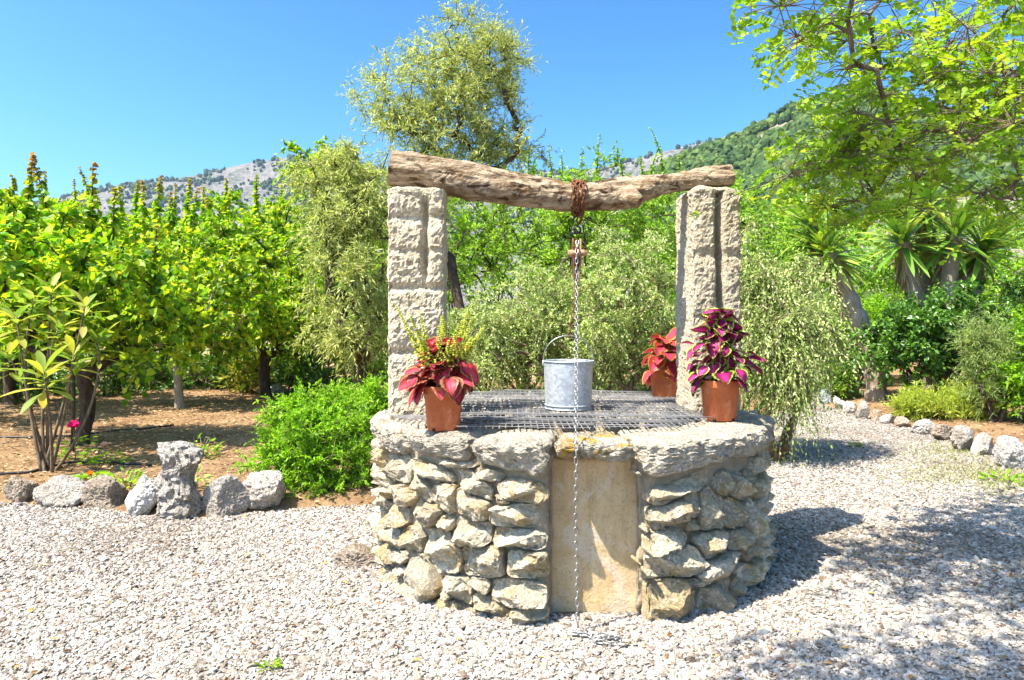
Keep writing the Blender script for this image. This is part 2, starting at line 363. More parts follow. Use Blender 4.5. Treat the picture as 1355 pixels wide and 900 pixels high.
def skeleton(rng, trunk, targets, wob=0.06):
    """trunk: polyline (n,3). returns list of polylines with radii weight"""
    pos = [p for p in trunk]; par = [-1]+list(range(len(trunk)-1)); start = len(trunk)//2
    order = np.argsort(np.linalg.norm(targets-trunk[-1], axis=1)); tipidx = []
    for t in targets[order]:
        A = np.array(pos[start:]); dv = t-A; dist = np.linalg.norm(dv, axis=1)
        cost = dist+0.35*np.maximum(0, A[:,2]-t[2])*1.5
        k = int(np.argmin(cost))+start; a = np.array(pos[k]); d = np.linalg.norm(t-a); m = max(2, int(d/0.28)+1); prev = k
        sag = rng.normal(size=3)*wob*d; sag[2] += 0.10*d
        for q in range(1, m+1):
            f = q/m; p = a+(t-a)*f+sag*math.sin(math.pi*f)+rng.normal(size=3)*wob*0.25*(f < 1)
            pos.append(p); par.append(prev); prev = len(pos)-1
        tipidx.append(prev)
    pos = np.array(pos); cnt = np.zeros(len(pos))
    for t in tipidx:
        i = t
        while i >= 0: cnt[i] += 1; i = par[i]
    cnt = np.maximum(cnt, 1); child = {}
    for i, p in enumerate(par):
        if p >= 0: child.setdefault(p, []).append(i)
    # chains
    chains = []; stack = [(0, [0])]
    while stack:
        i, ch = stack.pop()
        while True:
            kids = sorted(child.get(i, []), key=lambda k: -cnt[k])
            for k in kids[1:]: stack.append((k, [i, k]))
            if not kids: break
            i = kids[0]; ch.append(i)
        if len(ch) > 1: chains.append(ch)
    return pos, cnt, chains
def plant(name, label, cat, base, blobs, seed, trunk_h=0.8, trunk_r=0.07, lean=(0,0), tips=70, tw=6, twl=0.3, lv=9, L=0.08, W=0.06, kind='leaf',
          cols=((0.05,0.13,0.01),(0.12,0.26,0.02)), mat='leaf', barkm='bark', up=0.25, droop=0.1, out=0.6, flat=0.6, group=None, parts=('trunk','crown'),
          shoots=None, shell=0.45, rough=0.3, tipr=0.004, spread=0.9, stems=1, wob=0.06, twigs=True, kindflag=None):
    rng = np.random.default_rng(seed); base = np.asarray(base, float)
    root = thing(name, label, cat, base, group)
    bl = [tuple(np.array(b, float)-np.r_[base, 0, 0, 0]) for b in blobs]
    tg, cen = sample_blobs(rng, bl, tips, shell, rough, seed); tg[:,2] = np.maximum(tg[:,2], 0.05)
    paths = []
    for sidx in range(stems):
        sel = np.arange(len(tg)) % stems == sidx
        if stems > 1:
            a = sidx/stems*6.283+rng.random(); sx = np.array([math.cos(a), math.sin(a), 0])*trunk_r*2.2*(0.5+rng.random())
            ln = np.array([lean[0]+0.4*math.cos(a)*trunk_h, lean[1]+0.4*math.sin(a)*trunk_h, trunk_h])
        else: sx = np.zeros(3); ln = np.array([lean[0], lean[1], trunk_h])
        n = 6; f = np.linspace(0, 1, n)[:,None]
        tr = sx+f*ln+np.sin(f*math.pi)*rng.normal(size=3)*0.06*trunk_h; tr[0] = sx-np.array([0,0,0.06])
        pos, cnt, chains = skeleton(rng, tr, tg[sel], wob)
        ex = 0.5; rr = tipr*cnt**ex; sc = trunk_r/rr[0]; 
        rad = np.maximum(tipr*0.8, rr*sc)
        rad[0] *= 1.35
        for ch in chains:
            r_ = rad[ch].copy()
            if len(ch) > 2 and ch[0] != 0: r_[0] = r_[1]
            paths.append((pos[ch], r_))
    # twigs with leaves
    T = len(tg); st = np.repeat(tg, tw, 0); c0 = np.repeat(cen, tw, 0); k = len(st)
    od = unit(st-c0+1e-6); d = unit(rng.normal(size=(k,3))*spread+od*out+np.array([0,0,up]))
    ln = twl*rng.uniform(0.5, 1.25, k)
    f = (np.arange(lv)+0.6)/lv; f = f[None,:]+rng.uniform(-0.3,0.3,(k,lv))/lv
    pts = st[:,None]+d[:,None]*(ln[:,None]*f)[:,:,None]; pts[:,:,2] -= droop*(ln[:,None]*f**2)
    dd = np.repeat(d[:,None], lv, 1).copy(); dd[:,:,2] -= 2*droop*f
    if twigs:
        q = np.linspace(0,1,4)
        sub = rng.permutation(k)[:max(1, int(k*0.35))]
        for i in sub:
            pl = st[i]+d[i]*(ln[i]*q)[:,None]; pl[:,2] -= droop*ln[i]*q**2
            paths.append((pl, np.linspace(tipr*0.8, tipr*0.35, 4)))
    pts = pts.reshape(-1,3); dd = dd.reshape(-1,3); n = len(pts)
    tone = np.repeat(np.repeat(rng.uniform(0.82, 1.18, T), tw), lv)
    ld = unit(dd*0.7+rng.normal(size=(n,3))*0.65); nn = unit(rng.normal(size=(n,3))*flat+np.array([0,0,1.0]))
    cl = pick_cols(rng, cols, n)*tone[:,None]
    Ls = L*rng.uniform(0.6, 1.2, n); Ws = Ls*(W/L)*rng.uniform(0.8,1.15,n)
    if shoots:
        for (s0, ht, red) in shoots:
            s0 = np.asarray(s0, float)-base; m = int(ht/0.045)
            for q in range(m):
                pass
            t = np.linspace(0, 1, m); bend = rng.normal(size=2)*0.10*ht
            pl = s0+np.stack([bend[0]*t**2, bend[1]*t**2, ht*t], -1); paths.append((pl, np.linspace(0.012, 0.004, m)))
            p2 = np.repeat(pl, 4, 0); a = rng.random(len(p2))*6.283
            d2 = np.stack([np.cos(a), np.sin(a), rng.uniform(-0.9, 0.3, len(a))], -1); t2 = np.repeat(t, 4)
            pts = np.concatenate([pts, p2]); ld = np.concatenate([ld, d2]); nn = np.concatenate([nn, unit(rng.normal(size=d2.shape)*0.5+[0,0,1])])
            c2 = pick_cols(rng, cols, len(p2)); g = np.clip((t2-0.55)*2.2, 0, 1)[:,None]*red
            cl = np.concatenate([cl, c2*(1-g)+np.array([0.30,0.17,0.05])*g])
            l2 = L*(1.55-0.9*t2)*rng.uniform(0.8,1.2,len(t2)); Ls = np.concatenate([Ls, l2]); Ws = np.concatenate([Ws, l2*W/L])
    V, F, per = leaves(pts, ld, nn, Ls, Ws, kind)
    tv, tf = tubes(paths, 6, False)
    obj(parts[0], tv, tf, M[barkm], root)
    obj(parts[1], V, F, M[mat], root, smooth=False, col=np.repeat(cl, per, 0), kind=kindflag)
    return root

# ------------------------------------------------------------------ ground
WC = np.array([0.345, 4.32]); WR = 1.18; ZT = 0.85           # the well: centre, radius, rim height
gpts = [PG(x, y)[:2] for x, y in ((-330,652),(-120,660),(0,668),(100,674),(180,684),(225,690),(285,688),(350,680),(420,674),(505,670))]
gpts += [np.array(p) for p in ((-0.4,6.3),(1.2,6.6),(2.3,7.4))]
gpts += [PG(x, y)[:2] for x, y in ((1015,562),(1042,540),(1058,524),(1066,514),(1090,522),(1086,534),(1120,545),(1160,556),(1225,573),(1290,594),(1340,614),(1420,650))]
gpts += [np.array(p) for p in ((7.5,3.0),(9,-4),(-9,-4),(-9,4.6))]
GP = np.array(gpts)
def in_poly(q, poly):
    x, y = q[:,0], q[:,1]; ins = np.zeros(len(q), bool); j = len(poly)-1
    for i in range(len(poly)):
        xi, yi = poly[i]; xj, yj = poly[j]
        c = ((yi > y) != (yj > y)) & (x < (xj-xi)*(y-yi)/(yj-yi+1e-12)+xi); ins ^= c; j = i
    return ins
def dist_poly(q, poly):
    d = np.full(len(q), 1e9)
    for i in range(len(poly)):
        a = poly[i]; b = poly[(i+1) % len(poly)]; ab = b-a
        t = np.clip(((q-a)@ab)/(ab@ab), 0, 1); d = np.minimum(d, np.linalg.norm(q-(a+t[:,None]*ab), axis=1))
    return d
def ground_z(q):
    q = np.asarray(q, float); ins = in_poly(q, GP); d = dist_poly(q, GP)
    z = np.where(ins, -0.03, -0.03+0.10*np.clip(d/0.22, 0, 1))
    right = np.clip((q[:,0]-2.6)/1.5, 0, 1)*(~ins)
    z = z+right*np.clip(d-0.2, 0, 9)*0.10
    z = z+(~ins)*0.03*fbm(np.c_[q*1.7, q[:,:1]*0], 4, 5)*np.clip(d/0.3, 0, 1)
    far = np.hypot(q[:,0], q[:,1]); z = z+np.clip(far-40, 0, 400)*0.012
    return z
def gz(x, y): return float(ground_z(np.array([[x, y]]))[0])
def axis(lo, hi, fine, far, n):
    mid = np.arange(lo, hi+1e-6, fine); g = np.geomspace(fine, far, n)
    return np.concatenate([lo-np.cumsum(g)[::-1], mid, hi+np.cumsum(g)])
ax = axis(-10, 10, 0.16, 700, 26); ay = axis(2, 14, 0.16, 700, 26)
gx, gy = np.meshgrid(ax, ay); gq = np.c_[gx.ravel(), gy.ravel()]
nx_, ny_ = len(ax), len(ay); ii = np.arange(ny_-1)[:,None]*nx_+np.arange(nx_-1)[None]
gf = np.stack([ii, ii+1, ii+nx_+1, ii+nx_], -1).reshape(-1, 4)
obj('ground', np.c_[gq, ground_z(gq)], gf, M['earth'], kind='structure')
gv = np.c_[GP, np.full(len(GP), 0.0)]
bm = bmesh.new(); bm.faces.new([bm.verts.new(v) for v in gv]); bmesh.ops.triangulate(bm, faces=bm.faces[:])
me = bpy.data.meshes.new('gravel_path'); bm.to_mesh(me); bm.free()
link('gravel_path', me, M['gravel'], kind='structure')

# loose pebbles lying on the gravel (uncountable: one object of instanced crushed stones)
rng = np.random.default_rng(3)
def pebble_pts():
    Q = []
    for (y0, y1, dens) in ((2.0, 3.6, 7600), (3.6, 5.2, 6400), (5.2, 7.5, 3400), (7.5, 11.5, 1100)):
        hw = y1*0.80+0.35; n = int(dens*(y1-y0)*2*hw)
        Q.append(np.c_[rng.uniform(-hw, hw, n), rng.uniform(y0, y1, n)])
    q = np.concatenate(Q); q = q[in_poly(q, GP) | (dist_poly(q, GP) < 0.06)]
    q = q[np.linalg.norm(q-WC, axis=1) > WR-0.14]
    return q
pq = pebble_pts(); npb = len(pq)
me = bpy.data.meshes.new('gravel_pebbles'); me.vertices.add(npb)
me.vertices.foreach_set('co', np.c_[pq, rng.uniform(0.001, 0.007, npb)].astype(np.float32).ravel())
def fattr(me, nm, v): a = me.attributes.new(nm, 'FLOAT', 'POINT'); a.data.foreach_set('value', np.asarray(v, np.float32))
pc = rng.random(npb)
patch = fbm(np.c_[pq*0.9, np.zeros(npb)], 4, 9)             # reddish-brown drifts of older stone
pc = np.where((rng.random(npb) < np.clip((patch-0.06)*1.8, 0, 0.65)), pc*0.3, pc)
fattr(me, 'pcol', pc); fattr(me, 'psize', np.clip(rng.lognormal(math.log(0.0064), 0.42, npb), 0.0035, 0.021))
gn = bpy.data.node_groups.new('scatter_pebbles', 'GeometryNodeTree')
gn.interface.new_socket('Geometry', in_out='INPUT', socket_type='NodeSocketGeometry'); gn.interface.new_socket('Geometry', in_out='OUTPUT', socket_type='NodeSocketGeometry')
def g(t, **k):
    nd = gn.nodes.new(t)
    for a, v in k.items(): setattr(nd, a, v)
    return nd
L_ = gn.links.new
gi = g('NodeGroupInput'); go = g('NodeGroupOutput'); join = g('GeometryNodeJoinGeometry')
for v in range(5):
    ic = g('GeometryNodeMeshIcoSphere'); ic.inputs['Subdivisions'].default_value = 2
    sp = g('GeometryNodeSetPosition'); nz = g('ShaderNodeTexNoise', noise_dimensions='4D'); nz.inputs['W'].default_value = v*5.3; nz.inputs['Scale'].default_value = 0.9; nz.inputs['Detail'].default_value = 1
    sb = g('ShaderNodeVectorMath', operation='SUBTRACT'); sb.inputs[1].default_value = (0.5,0.5,0.5)
    ml = g('ShaderNodeVectorMath', operation='MULTIPLY'); ml.inputs[1].default_value = (2.4,2.4,2.4)
    L_(nz.outputs['Color'], sb.inputs[0]); L_(sb.outputs[0], ml.inputs[0]); L_(ml.outputs[0], sp.inputs['Offset']); L_(ic.outputs['Mesh'], sp.inputs['Geometry'])
    sh = g('GeometryNodeSetShadeSmooth'); sh.inputs['Shade Smooth'].default_value = False; L_(sp.outputs[0], sh.inputs[0])
    sm = g('GeometryNodeSetMaterial'); sm.inputs['Material'].default_value = M['pebble']; L_(sh.outputs[0], sm.inputs[0])
    ti = g('GeometryNodeGeometryToInstance'); L_(sm.outputs[0], ti.inputs[0]); L_(ti.outputs[0], join.inputs[0])
iop = g('GeometryNodeInstanceOnPoints'); iop.inputs['Pick Instance'].default_value = True
m2p = g('GeometryNodeMeshToPoints'); L_(gi.outputs[0], m2p.inputs[0]); L_(m2p.outputs[0], iop.inputs['Points']); L_(join.outputs[0], iop.inputs['Instance'])
rv = g('FunctionNodeRandomValue', data_type='FLOAT_VECTOR'); rv.inputs[0].default_value = (-0.5,-0.5,0); rv.inputs[1].default_value = (0.5,0.5,6.283)
L_(rv.outputs[0], iop.inputs['Rotation'])
na = g('GeometryNodeInputNamedAttribute', data_type='FLOAT'); na.inputs['Name'].default_value = 'psize'
rs = g('FunctionNodeRandomValue', data_type='FLOAT_VECTOR'); rs.inputs[0].default_value = (0.85,0.6,0.38); rs.inputs[1].default_value = (1.4,1.0,0.7); rs.inputs['Seed'].default_value = 4
sc_ = g('ShaderNodeVectorMath', operation='SCALE'); L_(rs.outputs[0], sc_.inputs[0]); L_(na.outputs['Attribute'], sc_.inputs['Scale']); L_(sc_.outputs[0], iop.inputs['Scale'])
L_(iop.outputs[0], go.inputs[0])
po = link('gravel_pebbles', me, M['pebble'], kind='stuff'); tag(po, 'loose pale crushed limestone pebbles covering the path around the well', 'gravel')
md = po.modifiers.new('scatter', 'NODES'); md.node_group = gn

# ------------------------------------------------------------------ hills
def ridge(name, prof, Y, depth, material, nx=220, ny=50, amp=0.05, seed=1, rough=1.0):
    """prof: list of (px,py) of the skyline seen from the path; crest at distance Y, foot nearer by depth"""
    prof = np.array(prof, float); xs = np.linspace(prof[0,0], prof[-1,0], nx); hs = CAMH+(430-np.interp(xs, prof[:,0], prof[:,1]))/FPX*Y
    V = []
    for j in range(ny):
        f = j/(ny-1)*1.25; y = Y-depth+depth*f
        prof_h = np.where(f <= 1, np.power(min(f, 1), 1.25), 1-(f-1)*1.6)
        X = (xs-677.5)/FPX*Y; pq_ = np.c_[X, np.full(nx, y), np.zeros(nx)]
        n = fbm(pq_/ (depth*0.22), 6, seed)*amp*hs.max()*rough*(0.25+min(f, 1)*0.75)*(0.35 if abs(f-1) < 0.04 else 1)
        V.append(np.c_[X, np.full(nx, y), hs*prof_h+n-2.0*(1-min(f,1))])
    V = np.concatenate(V); i = np.arange(ny-1)[:,None]*nx+np.arange(nx-1)[None]
    return obj(name, V, np.stack([i, i+1, i+nx+1, i+nx], -1).reshape(-1,4), material, kind='structure'), V.reshape(ny, nx, 3)
mo, mv = ridge('rocky_mountain', [(-900,330),(-400,300),(-100,285),(60,268),(130,250),(210,238),(290,222),(350,213),(400,208),(520,222),(640,228),(780,222),(850,208),(900,192),(940,184),(1000,190),(1100,200),(1300,230),(1700,260),(2100,330)], 1700, 900, M['mountain'], 320, 70, 0.10, 3)
ho, hv = ridge('wooded_hill', [(690,400),(760,330),(820,262),(870,226),(900,208),(950,190),(1000,168),(1050,140),(1090,126),(1130,118),(1180,128),(1250,150),(1330,170),(1450,180),(1650,220),(1900,320),(2100,400)], 480, 330, M['slope'], 200, 70, 0.06, 8)

def forest(name, label, grid, n, hmin, hmax, cols, seed, bands, dens_seed, thr, sub=2):
    """a far-off wood: many separate leafy clumps standing on the slope, one mass"""
    rng = np.random.default_rng(seed); ny, nx, _ = grid.shape
    fi = rng.uniform(bands[0], bands[1], n)*(ny-1)/1.25; fj = rng.uniform(0.08*nx, 0.75*nx, n)
    i = fi.astype(int); j = fj.astype(int); a = (fi-i)[:,None]; b = (fj-j)[:,None]
    p = (grid[i,j]*(1-a)+grid[i+1,j]*a)*(1-b)+(grid[i,j+1]*(1-a)+grid[i+1,j+1]*a)*b
    keep = fbm(p/60.0, 4, dens_seed) > thr; p = p[keep]; n = len(p)
    h = rng.uniform(hmin, hmax, n); T, F = ico(sub); k = len(T)
    nz = 1+0.75*fbm(np.repeat(p, k, 0)*0.7+np.tile(T, (n,1))*2.2, 3, 4)[:,None]
    wz = rng.uniform(0.42, 0.62, n)
    V = np.repeat(p, k, 0)+np.tile(T, (n,1))*nz*np.repeat(np.c_[h*wz, h*wz, h*0.6], k, 0); V[:,2] += np.repeat(h*0.42, k)
    c = pick_cols(rng, cols, n, 0.25); c = np.repeat(c, k, 0)*(1+0.3*rng.uniform(-1,1,(n*k,1)))
    o = obj(name, V, (F[None]+(np.arange(n)*k)[:,None,None]).reshape(-1,3), M['forest'], smooth=False, col=np.clip(c,0,1), kind='stuff')
    return tag(o, label, 'forest')
forest('hillside_forest', 'dense pine and oak wood covering the steep hill behind the garden', hv, 9500, 3.2, 6.2, ((0.028,0.055,0.018),(0.055,0.10,0.022),(0.11,0.155,0.035)), 5, (0.45, 1.02), 3, -0.38)
forest('mountain_scrub', 'dark scrub dotted over the bare rocky mountain on the horizon', mv, 16000, 3.5, 11, ((0.035,0.06,0.03),(0.07,0.10,0.04)), 6, (0.45, 1.0), 7, -0.05, 1)

# ------------------------------------------------------------------ the well
def cyl(t, z, r): return np.stack([r*np.sin(t), -r*np.cos(t), z], -1)      # local to the well's centre; t = 0 faces -Y
def hit(px, py, r=WR):
    d = np.array([(px-677.5)/FPX, 1.0]); b = d@WC; disc = b*b-(d@d)*(WC@WC-r*r)
    y = (b-math.sqrt(max(disc, 0)))/(d@d); q = d*y-WC
    return math.atan2(q[0], -q[1]), CAMH-(py-430)/FPX*y, y
well = thing('stone_well', 'round dry-stone well with walled-up doorway, on the gravel', 'well', (WC[0], WC[1], 0))
NX0, NX1, NY = 0.172-WC[0], 0.622-WC[0], 3.405-WC[1]                        # the recessed doorway, local
tL = math.asin(NX0/WR); tR = math.asin(NX1/WR)
# core of rubble and mortar: ring with the doorway notch cut into it
ro, ri, zc = WR-0.080, 0.84, 0.79
tt = np.linspace(math.asin(NX1/ro), math.asin(NX0/ro)+2*math.pi, 120)
outer = np.concatenate([cyl(tt, 0*tt, ro)[:, :2], [[NX0, NY], [NX1, NY]]])
outer = np.concatenate([outer[:-2], np.linspace(outer[-3], outer[-2], 4)[1:], np.linspace(outer[-2], outer[-1], 10)[1:], np.linspace(outer[-1], outer[0], 4)[1:-1]])
ang = np.unwrap(np.arctan2(outer[:,0], -outer[:,1])); inner = cyl(ang, 0*ang, ri)[:, :2]
no = len(outer); zs = np.linspace(-0.05, zc, 16); V = []
for z in zs:
    nz = 1+0.012*fbm(np.c_[outer*9, np.full(no, z*9)], 4, 2)[:,None]; V.append(np.c_[outer*nz, np.full(no, z)])
for z in (zc, 0.30, -0.05): V.append(np.c_[inner, np.full(no, z)])
V = np.concatenate(V); nr = len(zs)+3; i = np.arange(nr-1)[:,None]*no; j = np.arange(no)[None]; k = (j+1) % no
obj('mortar_core', V, np.stack([i+j, i+k, i+no+k, i+no+j], -1).reshape(-1,4), M['mortar'], well)
# dark water far down is out of sight: the shaft floor
V, F = lathe([(0.0001, -0.02), (0.87, -0.02)], 40); obj('shaft_floor', V, F, M['mortar'], well)

TR = [ # traced wall stones: px, py, w, h, turn (degrees, clockwise in the picture)
 (517,623,34,36,0),(563,629,58,20,8),(597,615,48,12,0),(549,648,36,22,30),(527,656,28,28,0),(581,657,30,40,5),(554,683,42,34,0),(518,684,20,26,0),
 (623,645,54,24,28),(641,631,40,14,10),(687,653,68,26,5),(617,670,50,36,18),(657,665,24,12,10),(684,687,76,30,0),(618,708,54,34,0),(582,695,24,20,0),
 (579,731,56,50,35),(537,720,28,36,0),(511,713,22,34,20),(516,738,22,22,0),(524,757,16,18,0),(551,755,56,36,50),(541,793,56,42,40),(514,782,16,44,10),
 (502,772,14,46,0),(505,803,16,28,0),(600,782,46,32,12),(583,789,14,16,0),(597,818,58,30,8),(634,747,60,44,-12),(696,750,58,34,0),(685,717,70,26,5),
 (628,778,30,20,0),(684,788,80,30,3),(644,806,58,18,22),(700,822,50,28,-5),(647,830,44,16,12),(503,655,12,26,0),(501,690,14,30,0),(503,735,12,26,0),
 (566,838,30,14,0),(620,840,24,10,0),(668,834,30,12,0),
 (846,628,16,34,0),(902,652,114,20,-12),(968,643,22,34,0),(993,650,24,38,10),(885,685,84,34,-5),(952,679,36,54,0),(982,682,28,42,10),(1003,685,14,70,0),
 (925,673,20,36,0),(925,700,20,20,0),(858,704,22,20,0),(882,719,76,28,-8),(951,722,48,36,0),(985,717,28,30,0),(1003,727,14,40,0),(896,749,76,40,-3),
 (847,746,16,30,0),(862,764,22,14,0),(958,754,74,34,-8),(1000,765,22,40,0),(892,804,84,66,10),(953,795,48,48,0),(983,785,24,30,0),(969,818,56,34,0),
 (1003,800,24,50,0),(925,825,14,14,0),(926,775,22,14,0),(1002,640,10,30,0)]
ST = []
for (px, py, w, h, a) in TR:
    px = min(max(px, 504), 1006); t, z, y = hit(px, py)
    ta = hit(max(px-w/2, 500), py)[0]; tb = hit(min(px+w/2, 1011), py)[0]
    ww = (tb-ta)*WR; hh = h/FPX*y
    ST.append([(ta+tb)/2*WR, z, ww/2, hh/2, -R(a)])
rng = np.random.default_rng(11)
sL, sR = tL*WR, tR*WR; smin = min(s_[0]-s_[2] for s_ in ST); smax = max(s_[0]+s_[2] for s_ in ST)
z = 0.02; circ = 2*math.pi*WR
while z < 0.70:                                                             # the courses that go on round the back
    hh = rng.uniform(0.07, 0.13); x = smax
    while x < smin+circ:
        ww = rng.uniform(0.10, 0.30); ST.append([x+ww/2, z+hh/2+rng.uniform(-.015,.015), ww/2, hh/2*1.05, rng.uniform(-.15,.15)]); x += ww
    z += hh
SA = np.array(ST); NA = 44
def ndist(s_, z_, S):   # scaled distance of points to every stone
    ds = s_[:,None]-S[None,:,0]; ds = (ds+circ/2) % circ-circ/2; dz = z_[:,None]-S[None,:,1]
    c_, n_ = np.cos(S[:,4]), np.sin(S[:,4]); u = ds*c_+dz*n_; v = -ds*n_+dz*c_
    return (np.abs(u/S[:,2])**3.2+np.abs(v/S[:,3])**3.2)**(1/3.2)
for q, (s0, z0, a, b, tn) in enumerate(SA):
    th = np.arange(NA)/NA*2*math.pi; u = np.cos(th); v = np.sin(th)
    e = (np.abs(u/a)**3.2+np.abs(v/b)**3.2)**(-1/3.2)                        # own outline
    dx = u*math.cos(tn)-v*math.sin(tn); dz = u*math.sin(tn)+v*math.cos(tn)
    fr = np.linspace(0.25, 1.22, 27); S_ = s0+dx[:,None]*(e[:,None]*fr); Z_ = z0+dz[:,None]*(e[:,None]*fr)
    D = ndist(S_.ravel(), Z_.ravel(), SA).reshape(NA, 27, -1); own = D[:,:,q].copy(); D[:,:,q] = 9
    bad = (D.min(2) < own) | (Z_ < -0.05) | (Z_ > 0.80)
    if smin-.1 < s0 < smax+.1:
        bad |= (S_ > sL-0.004) if s0 < sL else (S_ < sR+0.004)
    first = np.where(bad.any(1), bad.argmax(1), 27); rr = e*np.concatenate([[0.2], fr])[first]
    rr = 0.6*rr+0.2*(np.roll(rr,1)+np.roll(rr,-1)); rr = np.maximum(rr-0.003, 0.008)
    rr *= 1+0.09*fbm(np.c_[np.cos(th)*2.4, np.sin(th)*2.4+q*3.3, np.zeros(NA)], 4, 7)-0.03
    rings = [1.0, 0.99, 0.965, 0.92, 0.86, 0.78, 0.69, 0.59, 0.48, 0.36, 0.23, 0.10]; size = math.sqrt(a*b); pro = np.random.default_rng(q).uniform(0.055, 0.085)*min(1.2, 0.55+size*7)
    VV = []
    for n_, f in enumerate(rings):
        prof = -0.06 if n_ == 0 else pro*(1-f**8.0)**0.5
        VV.append(np.c_[dx*rr*f, dz*rr*f, np.full(NA, prof)])
    VV.append([[0,0,pro]]); VV = np.concatenate(VV)
    tilt = np.random.default_rng(q+900).normal(size=2)*0.16
    wgt = np.clip((VV[:,2]+0.01)/0.04, 0, 1)
    nzp = np.c_[VV[:,:2]*1.0, VV[:,2]]+q*7.7
    rgf = np.random.default_rng(q+300); hgt_ = VV[:,2].copy()
    for _ in range(6):
        an = rgf.uniform(0, 6.283); sl = rgf.uniform(0.3, 1.3); c0 = pro*rgf.uniform(0.75, 1.15)
        hgt_ = np.minimum(hgt_, c0+sl*pro*1.4*((VV[:,0]*math.cos(an))/a+(VV[:,1]*math.sin(an))/b))
    VV[:,2] = np.where(VV[:,2] > 0, np.maximum(hgt_, -0.005), VV[:,2])
    VV[:,2] += wgt*(0.018*fbm(nzp*14, 3, 3)-0.030*np.abs(fbm(nzp*30, 4, 5))+0.010*fbm(nzp*75, 3, 6)+VV[:,0]*tilt[0]+VV[:,1]*tilt[1])
    VV[:,:2] += wgt[:,None]*0.011*np.c_[fbm(nzp*24, 4, 8), fbm(nzp*24, 4, 9)]
    rad = WR-0.043+0.02*(0.45-z0)+VV[:,2]; W_ = cyl((s0+VV[:,0])/WR, z0+VV[:,1], rad)
    i = np.arange(len(rings)-1)[:,None]*NA; j = np.arange(NA)[None]; k = (j+1) % NA
    Q = np.stack([i+j, i+k, i+NA+k, i+NA+j], -1).reshape(-1,4); l0 = (len(rings)-1)*NA; jj = np.arange(NA)
    T_ = np.stack([l0+jj, l0+(jj+1) % NA, np.full(NA, len(VV)-1)], -1)
    obj('stone', W_, [Q, T_], M['stone'], well, smooth=False)

def coping(t0, t1, r0, r1, z0, z1, seed, material, tiltz=0.0, pw=5.0, amp=1.0, name='coping_stone', lo=0.0):
    T, F = ico(5); v = T/((np.abs(T)**pw).sum(1)**(1/pw))[:,None]
    tc, th_ = (t0+t1)/2, (t1-t0)/2; rc, rh = (r0+r1)/2, (r1-r0)/2; zc_, zh = (z0+z1)/2, (z1-z0)/2
    q = np.c_[v[:,0]*th_*1.2, v[:,1]*rh, v[:,2]*zh]+seed*5.1
    n1 = fbm(q*7, 4, seed); n2 = fbm(q*22, 5, seed+3); n3 = fbm(q*60, 3, seed+5)
    d = (0.040*n1+0.022*n2-0.040*np.abs(fbm(q*13, 5, seed+8))+0.010*n3-0.012*np.abs(n3))*amp
    topw = np.clip(v[:,2], 0, 1)**3; d = d*(1-0.75*topw*(v[:,1] < 0.6))
    un = unit(np.c_[np.sign(v[:,0])*np.abs(v[:,0])**(pw-1), np.sign(v[:,1])*np.abs(v[:,1])**(pw-1), np.sign(v[:,2])*np.abs(v[:,2])**(pw-1)])
    tt_ = tc+v[:,0]*th_+un[:,0]*d/WR; r_ = rc+v[:,1]*rh+un[:,1]*d; z_ = zc_+v[:,2]*zh+un[:,2]*d
    z_ = z_+tiltz*v[:,0]*(v[:,2] < 0)*np.clip(-v[:,2], 0, 1)
    r_ = r_-np.clip(-v[:,2], 0, 1)*0.03
    obj(name, cyl(tt_, z_, r_), F, material, well, smooth=False)
def tpx(px, y=590): return hit(px, y, WR+0.02)[0]
cop = [(tpx(527)-0.42, tpx(527), 0.68, 0), (tpx(527)+0.005, tpx(614), 0.715, -0.01), (tpx(614)+0.005, tL+0.005, 0.685, -0.025), (tR-0.025, tpx(985), 0.685, 0.03), (tpx(985)+0.005, tpx(985)+0.36, 0.69, 0)]
for q, (a, b, zb, tz) in enumerate(cop): coping(a, b, 0.78, WR+0.020+0.010*(q % 2), zb, ZT, 20+q, M['coping'], tz, 6.5 if q in (2,3) else 5.0, 0.85)
coping(tL+0.008, tR-0.028, 0.78, WR-0.005, 0.742, ZT-0.004, 31, M['lintel'], 0, 6, 1.2, 'lintel_stone')
a0, a1 = cop[-1][1], cop[0][0]+2*math.pi; e_ = np.linspace(a0, a1, 10)
for q in range(9): coping(e_[q]+0.005, e_[q+1]-0.005, 0.78, WR+0.03+0.015*math.sin(q*2.2), 0.69+0.015*math.cos(q*3), ZT-0.006*(q % 3), 40+q, M['coping'])
# the slab that closes the doorway
V, F = boxgrid(18, 2, 30); q = V*np.array([0.219, 0.05, 0.385]); q[:,2] += 0.355
front = V[:,1] < -0.5
q[:,1] += np.where(front, 0.010*fbm(q*9, 5, 12)+0.004*fbm(q*40, 3, 13), 0); q[:,0] += 0.006*fbm(q*6, 3, 15)*(np.abs(V[:,0]) > 0.9)
q += np.array([(NX0+NX1)/2, NY-0.012, 0]); obj('door_slab', q, F, M['slab'], well)
# jamb mortar where the slab meets the rubble
for sx, w_ in ((NX1-0.004, 0.020), (NX0-0.002, 0.014)):
    V, F = boxgrid(3, 8, 60); q = V*np.array([w_, 0.06, 0.37]); q[:,2] += 0.36; q += (0.05*fbm(q*np.array([9,9,14])+sx, 5, 21))[:,None]*np.array([0.5,0.9,0]); q += np.array([sx, NY-0.05, 0])
    obj('jamb', q, F, M['mortar'], well)

